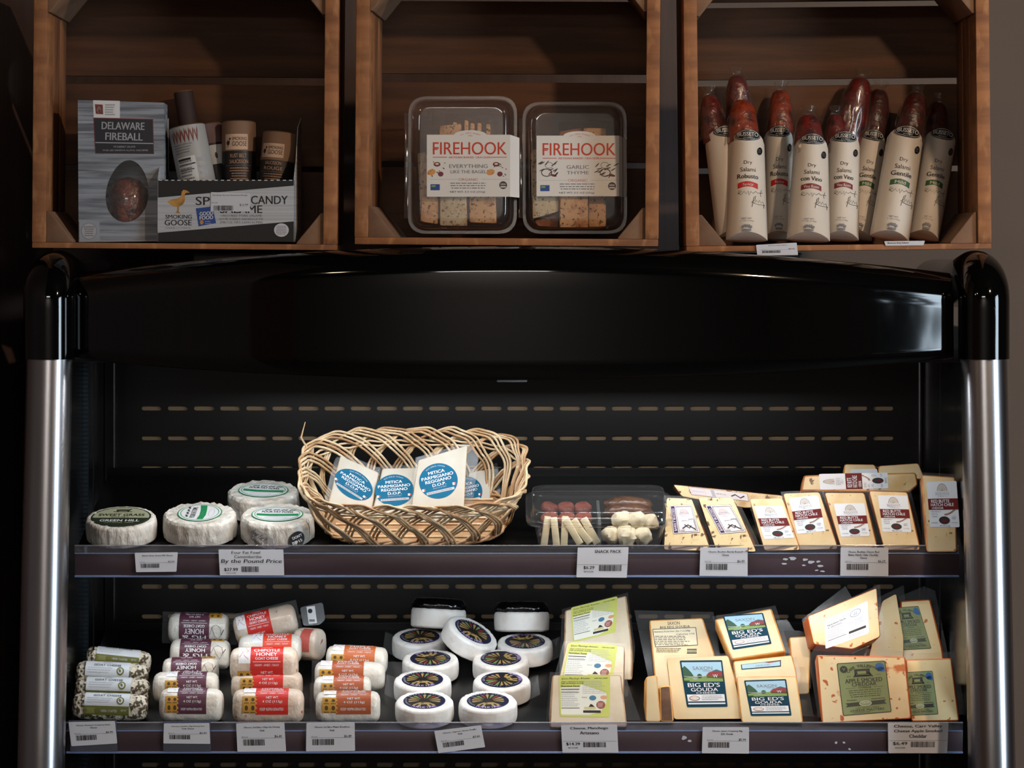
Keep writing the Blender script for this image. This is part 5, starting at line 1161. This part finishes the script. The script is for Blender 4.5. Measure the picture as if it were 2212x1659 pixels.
wedge([(1225, 1387), (1349, 1396), (1346, 1520), (1196, 1520)], [(1229, 1388), (1334, 1394), (1322, 1478), (1212, 1476)], 0, 30, -4, 'cheese wedge with a yellow-green label, middle one of three', d_man(), mche, mches, .03, group=GM, shelf=LO, film=[(1218, 1384), (1356, 1390), (1356, 1520), (1186, 1520)])
wedge([(1220, 1318), (1353, 1285), (1366, 1396), (1366, 1470), (1216, 1470)], [(1233, 1313), (1334, 1288), (1330, 1366), (1238, 1388)], 0, 30, -4, 'cheese wedge with a yellow-green label, rearmost and highest of three', d_man(), mche, mches, .03, group=GM, shelf=LO, film=[(1214, 1316), (1356, 1280), (1372, 1400), (1366, 1470), (1208, 1470)])

# ---- square blocks with a farm label
goud = mk('gouda_cream', (232, 212, 170), .45, noise=(16, (224, 196, 146), .42, .7, (1, 1, 1), 3), sub=.12); gouds = mk('gouda_rind', (222, 166, 92), .5, noise=(30, (196, 128, 60), .4, .66, (1, 1, 1), 4))
gt = mk('farm_teal', (14, 58, 76), .6, spec=.15); gsky = mk('farm_sky', (160, 196, 214), .5); gtree = mk('farm_tree', (46, 84, 60), .5); ggr = mk('farm_grass', (122, 150, 82), .5); gbarn = mk('farm_barn', (140, 50, 52), .5)
def d_gouda():
    d = Decal(86, 100).rect(0, 0, 86, 100, gt, r=3).up().rect(3, 54, 83, 96, gsky).rect(4, 6, 82, 27, WHITE).up()
    d.rect(3, 54, 83, 66, ggr).poly([(3, 62), (3, 84), (8, 88), (14, 82), (20, 74), (24, 66)], gtree).poly([(50, 62), (50, 68), (56, 74), (66, 76), (83, 75), (83, 60)], gbarn).poly([(60, 76), (72, 80), (83, 76), (83, 75), (66, 76)], mk('farm_hill', (70, 92, 96), .5)).ell(36, 66, 5, 5, gtree, 14).ell(26, 61, 6, 1.8, WHITE, 12)
    d.poly([(3, 54), (3, 57), (14, 57), (14, 54)], gtree).text('SAXON', 44, 83, 7.5, GREY, w=40).text('CREAMERY', 52, 77, 2.6, GREY, w=18, res=1)
    d.up().text('W', 68, 66, 7, WHITE, w=10, bold=.0).stroke([(4, 66), (20, 64), (46, 66)], .7, WHITE)
    d.text("BIG ED'S", 42, 47, 9, WHITE, w=66, bold=.05).text('GOUDA', 42, 37, 7.4, WHITE, w=56, bold=.05).text('CHEESE', 44, 30, 3.6, WHITE, w=40, bold=.03)
    d.ell(19, 19, 11, 5, mk('badge_brick', (150, 74, 62), .5), 22).lines(34, 14, 80, 25, 3, GREY, .3, 4).rect(4, 9.5, 82, 12, gt).up().ell(19, 19, 9.4, 3.8, cream2, 22).up().text('WISCONSIN', 19, 19.5, 2.4, gbarn, w=14, res=1)
    return d
GG = 'square gouda blocks with farm labels'
ext = lambda o, p=8: [(o[0][0] - p, o[0][1] - p), (o[1][0] + p + 3, o[1][1] - p), (o[2][0] + p + 5, o[2][1] + 2), (o[3][0] - p, o[3][1] + 2)]
o = [(1440, 1421), (1573, 1416), (1608, 1553), (1456, 1554)]
wedge(o, [(1468, 1427), (1560, 1426), (1572, 1527), (1484, 1528)], 0, 24, -3, 'gouda block with a dark teal farm label, large one in front at the left', d_gouda(), goud, gouds, .030, group=GG, shelf=LO, film=ext(o, 5))
o = [(1590, 1461), (1721, 1460), (1735, 1562), (1602, 1562)]
wedge(o, [(1607, 1470), (1698, 1467), (1710, 1546), (1622, 1547)], 0, 26, -3, 'gouda block with a dark teal farm label, in front at the right', d_gouda(), goud, gouds, .028, group=GG, shelf=LO, film=[(1582, 1455), (1738, 1440), (1758, 1570), (1596, 1564)])
o = [(1583, 1428), (1711, 1414), (1721, 1456), (1723, 1530), (1598, 1530)]
wedge(o, [(1600, 1436), (1687, 1426), (1687, 1440), (1602, 1447)], 0, 40, -3, 'gouda block mostly hidden between two others, only a strip of label showing', Decal(86, 14).rect(0, 0, 86, 14, gt).up().rect(2, 2, 84, 13, gsky).up().text('SAXON', 46, 6, 4, GREY, w=30, res=1).poly([(50, 13), (60, 10), (84, 11), (84, 13)], gbarn), goud, gouds, .028, group=GG, shelf=LO, film=ext(o, 4))
o = [(1543, 1337), (1667, 1313), (1698, 1408), (1580, 1426)]
t_, F_ = wedge(o, [(1561, 1330), (1648, 1324), (1667, 1391), (1583, 1404)], .135, 34, -5, 'gouda block with a dark teal farm label, lying tilted on top', d_gouda(), goud, gouds, .030, group=GG, film=ext(o, 5))
o = [(1395, 1462), (1420, 1458), (1428, 1560), (1394, 1560)]
wedge(o, None, 0, 15, 0, 'narrow gouda block standing at the left behind the large front one', None, goud, gouds, .05, group=GG, shelf=LO)
o = [(1704, 1376), (1753, 1373), (1748, 1500), (1716, 1502)]
wedge(o, None, 0, 22, 0, 'gouda block without visible label in a clear pouch, rearmost at the right', None, goud, gouds, .028, group=GG, shelf=LO, film=[(1678, 1340), (1700, 1338), (1716, 1362), (1757, 1366), (1752, 1500), (1712, 1502)])
o = [(1402, 1339), (1518, 1334), (1544, 1412), (1548, 1490), (1416, 1490)]
d = Decal(1, 1); cx = 1478
d.text('SAXON', 1455, -1346.5, 7, INK, w=26, rot=.04).text('BIG EDS GOUDA', 1458, -1354.5, 4.4, INK, w=64, bold=.04, rot=.04, res=1)
d.poly([(x, -y) for x, y in ((1410, 1360), (1503, 1356), (1507, 1394), (1416, 1398))], mk('label_straw', (226, 214, 182), .5)).up()
for a_, b_ in (((1410, 1360), (1503, 1356)), ((1503, 1356), (1507, 1394)), ((1507, 1394), (1416, 1398)), ((1416, 1398), (1410, 1360))): d.stroke([(a_[0], -a_[1]), (b_[0], -b_[1])], 1.2, INK)
d.text('Nutrition Facts Serv. Size 1 oz (28g)', 1452, -1364.5, 4, INK, w=78, bold=.04, rot=.04, res=1).text('Calories 110', 1480, -1370, 3.6, INK, w=40, bold=.06, rot=.04, res=1).lines(1415, -1395, 1501, -1373, 6, INK, .34, 6).lines(1418, -1410, 1476, -1400, 3, INK, .35, 3).rect(1484, -1412, 1505, -1402, INK).up().rect(1484, -1409.5, 1505, -1408, goud).rect(1484, -1406, 1505, -1404.6, goud)
wedge(o, None, 0, 30, -3, 'gouda block showing its printed nutrition panel, in a clear pouch at the back left', None, goud, gouds, .030, group=GG, shelf=LO, film=[(1370, 1318), (1541, 1322), (1556, 1420), (1552, 1490), (1402, 1490)])
F_ = Face((1548 + 1416) / 2, 1490, LO.at(1482, 1490, .001).y, 30, -3)
host = [o_ for o_ in col.objects if o_.get('label', '').startswith('gouda block showing its printed')][0]
d.build('printed_panel', host, F_.px())
o = [(1424, 1482), (1449, 1480), (1456, 1560), (1426, 1560)]
wedge(o, None, 0, 14, 0, 'brown-rinded block squeezed on edge beside the large front gouda', None, mk('rind_brown_face', (120, 86, 64), .5, noise=(40, (86, 58, 42), .4, .6, (1, 1, 1), 3)), gouds, .03, group=GG, shelf=LO)

# ---- smoked cheddar
smk = mk('smoked_cheddar', (234, 212, 168), .42, noise=[(14, (226, 190, 134), .45, .7, (1, 1, 1), 3), (24, (198, 104, 44), .585, .64, (1, 1, 1.4), 5), (80, (186, 92, 42), .62, .66, (1, 1, 1), 2)], sub=.1)
smkp = mk('smoked_cheddar_plain', (232, 210, 160), .42, noise=[(14, (220, 188, 128), .45, .7, (1, 1, 1), 3), (90, (190, 104, 50), .65, .69, (1, 1, 1), 2)], sub=.1)
smks = mk('smoked_rind', (196, 100, 40), .45, noise=[(18, (150, 62, 20), .42, .66, (1, 1, 1), 4), (10, (216, 150, 86), .58, .78, (1, 1, 1), 3)])
sagel = mk('label_sage_green', (136, 146, 102), .6, spec=.2); dsage = mk('ink_forest', (40, 46, 36), .5); rblue = mk('ribbon_blue', (30, 96, 160), .45)
def d_ched():
    d = Decal(100, 112).rect(0, 0, 100, 112, dsage, r=4).up().rect(1.6, 1.6, 98.4, 110.4, sagel, r=3).up()
    d.ell(13, 98, 8, 7.5, dsage, 22); d.arc('CARR VALLEY', 50, 62, 42, R(136), R(62), 6, dsage, .04); d.rect(34, 82, 66, 97, dsage).poly([(30, 80), (72, 80), (66, 88), (36, 88)], dsage)
    d.stroke([(62, 104), (74, 100), (86, 90)], 4, mk('ink_sage_dark', (92, 104, 74), .5)).ell(87, 99, 9.5, 9, rblue, 24).ell(90, 94, 8, 5, rblue, 20, -.4)
    d.text('EST', 22, 82, 3, dsage, w=8, res=1).text('1902', 82, 83, 3, dsage, w=10, res=1).text('APPLE SMOKED', 51, 72.5, 9, dsage, w=76, bold=.05).text('CHEDDAR', 51, 64, 7.5, dsage, w=50, bold=.06).text('CHEESE', 51, 57, 3.2, dsage, w=28, bold=.02, res=1).rect(12, 56.6, 32, 57.2, dsage).rect(70, 56.6, 90, 57.2, dsage)
    d.lines(10, 36, 92, 54, 4, dsage, .28, 5, True).lines(12, 30, 40, 33, 1, dsage, .5, 2).lines(62, 30, 92, 33, 1, dsage, .5, 3)
    d.poly([(8, 18), (12, 22), (8, 26), (92, 28), (88, 24), (92, 19)], dsage); d.up().ell(49, 23, 13, 6, sagel, 24).up().ring(49, 23, 12.4, 5.4, .7, WHITE, 24).text('AMERICAN', 49, 24, 2.8, WHITE, w=16, res=1)
    d.text('CHEESE MASTERS', 51, 9, 5, dsage, w=70, bold=.01, res=1).text('CARR VALLEY CHEESE', 51, 14, 2.4, dsage, w=50, res=1).text('MADE IN WISCONSIN', 40, 4.4, 2.4, dsage, w=34, res=1); d.up().rect(40, 86, 58, 92, sagel).rect(37, 84, 64, 85.2, sagel).text('V', 13, 98, 6, sagel, w=6)
    return d
GK = 'smoked cheddar blocks'
o = [(1763, 1414), (1956, 1418), (1970, 1554), (1775, 1564)]
wedge(o, [(1807, 1433), (1912, 1427), (1926, 1538), (1821, 1547)], 0, 20, -2, 'smoked cheddar block with a sage-green label and orange blotches, front left', d_ched(), smk, smks, .034, group=GK, shelf=LO, side_bevel=.0055, film=[(1746, 1420), (1764, 1392), (1794, 1383), (1830, 1398), (1970, 1408), (1986, 1560), (1768, 1570)], fy=.012)
o = [(1955, 1424), (2056, 1421), (2073, 1558), (1968, 1560)]
wedge(o, [(1945, 1453), (2014, 1449), (2027, 1543), (1954, 1547)], 0, 20, -4, 'smoked cheddar block with its sage-green label half hidden, front right', d_ched(), smkp, smks, .034, group=GK, shelf=LO, side_bevel=.0055, film=[(1950, 1412), (2064, 1408), (2086, 1562), (1960, 1562)])
o = [(1744, 1331), (1894, 1269), (1902, 1376), (1842, 1403), (1757, 1392)]
d = Decal(96, 78).rect(0, 0, 96, 78, labw, r=4).up().ring(68, 62, 12, 9, 1, GREY, 24).text('LL', 68, 62, 8, GREY, w=8, shear=.3).text('APPLE SMOKED CHEDDAR', 30, 68, 2.6, GREY, w=48, res=1).text('Nutrition Facts', 26, 60, 5, INK, w=40, bold=.04).text('Calories', 22, 53, 4, INK, w=30, bold=.03).lines(6, 22, 44, 50, 8, LGREY, .35, 4).lines(52, 30, 92, 48, 5, LGREY, .3, 6).rect(6, 18, 46, 19.2, INK).rect(52, 16, 90, 22, INK).lines(52, 6, 90, 13, 2, LGREY, .3, 3)
wedge(o, [(1781, 1341), (1874, 1298), (1877, 1368), (1783, 1402)], .13, 22, 10, 'smoked cheddar block with a white nutrition label, tilted at the top left', d, smkp, smks, .030, group=GK, side_bevel=.004, film=[(1732, 1338), (1826, 1266), (1840, 1290), (1900, 1262), (1912, 1380), (1840, 1412), (1748, 1400)], anchor=(1812, 1400))
o = [(1906, 1298), (1936, 1282), (1952, 1381), (1950, 1490), (1860, 1490)]
wedge(o, None, 0, 24, 4, 'smoked cheddar block on edge, squeezed between the two upper ones', None, smkp, smks, .03, group=GK, shelf=LO, side_bevel=.0055, film=[(1898, 1290), (1952, 1264), (1964, 1390), (1960, 1490), (1850, 1490)])
o = [(1944, 1297), (2010, 1293), (2037, 1404), (2044, 1480), (1950, 1484)]
wedge(o, [(1922, 1314), (1984, 1309), (2012, 1401), (1948, 1405)], 0, 24, -4, 'smoked cheddar block with a sage-green label, standing at the back right', d_ched(), smkp, smks, .03, group=GK, shelf=LO, side_bevel=.0055, film=[(1940, 1290), (1996, 1266), (2020, 1276), (2046, 1404), (2050, 1480)])

# ================================================================== price tags
def price_tag(quad, Y, lines_, price, label, style, group, body=None, hand=None, proud=.0):
    tl, tr, br, bl = quad; F = Face((bl[0] + br[0]) / 2, (bl[1] + br[1]) / 2, Y, 0)
    poly = round_poly([F.uv(*p) for p in quad], .001, 2)
    m = MB(); m.prism(poly, 0, .0008, PAPER); o = m.build('price_tag', None, smooth=0); o.matrix_world = F.M
    tag(o, label, 'price tag', group)
    d = Decal(100, 60)
    if style == 'small':
        for i, s in enumerate(lines_): d.text(s, 53 if len(lines_) < 3 else 48, 51 - i * 6.2, 4.6, INK, w=min(78, len(s) * 2.5), bold=.035, res=1)
        d.rect(10, 28.3, 96, 28.9, GREY).text('REGULAR', 17, 31, 2.4, GREY, w=13, res=1).text(price, 86, 31.5, 5.5, INK, w=15, bold=.02, res=1).barcode(13, 13, 58, 26, INK, 3 + len(lines_[0])).text('0012345', 36, 10, 2.2, GREY, w=14, res=1) if False else d.rect(10, 28.3, 96, 28.9, GREY).text('REGULAR', 17, 31, 2.4, GREY, w=13, res=1).text(price, 86, 31.5, 5.5, INK, w=15, bold=.02, res=1).barcode(13, 13, 58, 26, INK, 3 + len(lines_[0]))
    elif style == 'wide':
        for i, s in enumerate(lines_): d.text(s, 50, 53 - i * 9.5, 6.8, INK, w=min(84, len(s) * 4.2), bold=.03)
        yb = 24.5; d.rect(2, yb + .4, 98, yb + .9, GREY).text(price, 20, 19, 7, INK, w=24, bold=.03).text('REGULAR', 20, 11, 3, INK, w=17, res=1).barcode(38, 12, 78, 23, INK, 8)
    elif style == 'snack':
        d.text(lines_[0], 60, 52, 6, INK, w=52, bold=.02).rect(1, 25.5, 99, 26, GREY).text(price, 24, 19.5, 7, INK, w=21, bold=.02).text('REGULAR', 24, 11.5, 3, INK, w=19, res=1).barcode(44, 13, 88, 25, INK, 8)
    elif style == 'hand':
        d.text(lines_[0], 42, 53, 6.5, INK, w=44).text(lines_[1], 45, 43.5, 6.5, INK, w=42)
        d.text('By the Pound Price', 50, 32, 11, INK, w=94, bold=.012, shear=.15).text(price, 18, 13.5, 8, INK, w=21, bold=.02).text('REGULAR', 18, 5.5, 3, GREY, w=15, res=1).barcode(34, 8, 61, 21, INK, 6)
    elif style == 'edge':
        d.text(lines_[0], 34, 34, 22, INK, w=52, bold=.03, res=1)
    d.build('print', o, F.quad(quad))
    return o
GP = 'price tags on the shelf rails'
YU, YL = UP.yr - .0042, LO.yr - .0042
price_tag([(291, 1194), (384, 1193), (381, 1235), (294, 1236)], YU, ['Sweet Grass Green Hill Cheese'], '$12.99', 'small price tag under the green and sage labelled wheel', 'small', GP)
price_tag([(472, 1187), (612, 1187), (614, 1243), (475, 1243)], YU, ['Four Fat Fowl', 'Camemberthe'], '$27.99', 'wide price tag with handwriting, By the Pound Price', 'hand', GP)
price_tag([(1248, 1183), (1358, 1182), (1354, 1248), (1245, 1247)], YU, ['SNACK PACK'], '$6.29', 'price tag reading SNACK PACK under the clear snack pack', 'snack', GP)
price_tag([(1513, 1183), (1615, 1183), (1615, 1245), (1511, 1244)], YU, ['Cheese, Beehive Barely Buzzed', 'Cheese'], '$6.49', 'price tag under the purple-labelled cheese wedges', 'small', GP)
price_tag([(1816, 1183), (1919, 1183), (1919, 1245), (1815, 1244)], YU, ['Cheese, Beehive Cheese Red', 'Butte Hatch Chile Cheddar', 'Cheese'], '$6.29', 'price tag under the hatch chile cheese wedges', 'small', GP)
price_tag([(148, 1560), (248, 1558), (253, 1606), (154, 1612)], YL, ['Cheese, Vermont Creamery Herb,', 'Cheese'], '$6.99', 'slightly crooked price tag under the herb-crusted logs', 'small', GP)
price_tag([(354, 1563), (452, 1562), (454, 1607), (353, 1606)], YL, ['Cheese, LaClare Fig Honey 4oz', 'Goat Cheese'], '$6.49', 'price tag under the purple-labelled logs', 'small', GP)
price_tag([(510, 1563), (614, 1561), (618, 1623), (513, 1624)], YL, ['Cheese, LaClare Chipotle Honey', 'Goat'], '$6.49', 'price tag under the red-labelled logs', 'small', GP)
price_tag([(662, 1562), (766, 1561), (767, 1622), (661, 1623)], YL, ['Cheese, LaClare Maple Bourbon', 'Goat'], '$6.49', 'price tag under the brown-labelled logs', 'small', GP)
price_tag([(938, 1579), (1039, 1567), (1048, 1614), (947, 1627)], YL, ['Cheese, Cypress Grove Truffle', 'Goat'], '$7.49', 'crooked price tag under the navy-labelled white wheels', 'small', GP)
price_tag([(1212, 1567), (1333, 1566), (1336, 1626), (1215, 1626)], YL, ['Cheese, Manchego', 'Artesano'], '$14.29', 'wide price tag under the yellow-green labelled wedges', 'wide', GP)
price_tag([(1518, 1571), (1618, 1571), (1618, 1628), (1516, 1627)], YL, ['Cheese, Saxon Creamery Big', "Ed's Gouda"], '$5.99', 'price tag under the gouda blocks', 'small', GP)
price_tag([(1918, 1562), (2049, 1561), (2046, 1627), (1919, 1627)], YL, ['Cheese, Carr Valley', 'Cheese Apple Smoked', 'Cheddar'], '$6.49', 'wide price tag under the smoked cheddar blocks', 'wide', GP)
# clear pockets that hold two of the tags
pock = clear('blue_clear_pocket', (180, 190, 225), .12, .7, .1, .06)
for (q, n_) in (([(148, 1556), (252, 1556), (254, 1624), (152, 1624)], 'under the herb-crusted logs'), ([(351, 1558), (455, 1558), (456, 1624), (353, 1624)], 'under the purple-labelled logs')):
    F = Face((q[2][0] + q[3][0]) / 2, 1624, YL + .0012, 0); m = MB(); m.prism([F.uv(*p) for p in q], 0, .0005, pock); o = m.build('tag_pocket', None, smooth=0); o.matrix_world = F.M
    tag(o, 'clear bluish tag pocket on the rail ' + n_, 'tag holder', 'clear tag pockets')
GQ = 'price tags on the right crate'
YC = .0515
price_tag([(1633, 529), (1721, 524), (1724, 551), (1636, 552)], YC, ['Busseto Dry Salami'], '$7.99', 'white price tag hanging on the front edge of the right crate', 'small', GQ)
price_tag([(1910, 521), (1998, 520), (1995, 530), (1913, 531)], YC, ['Busseto Dry Salami'], '$7.99', 'narrow white price strip on the edge of the right crate, the right one', 'edge', GQ)
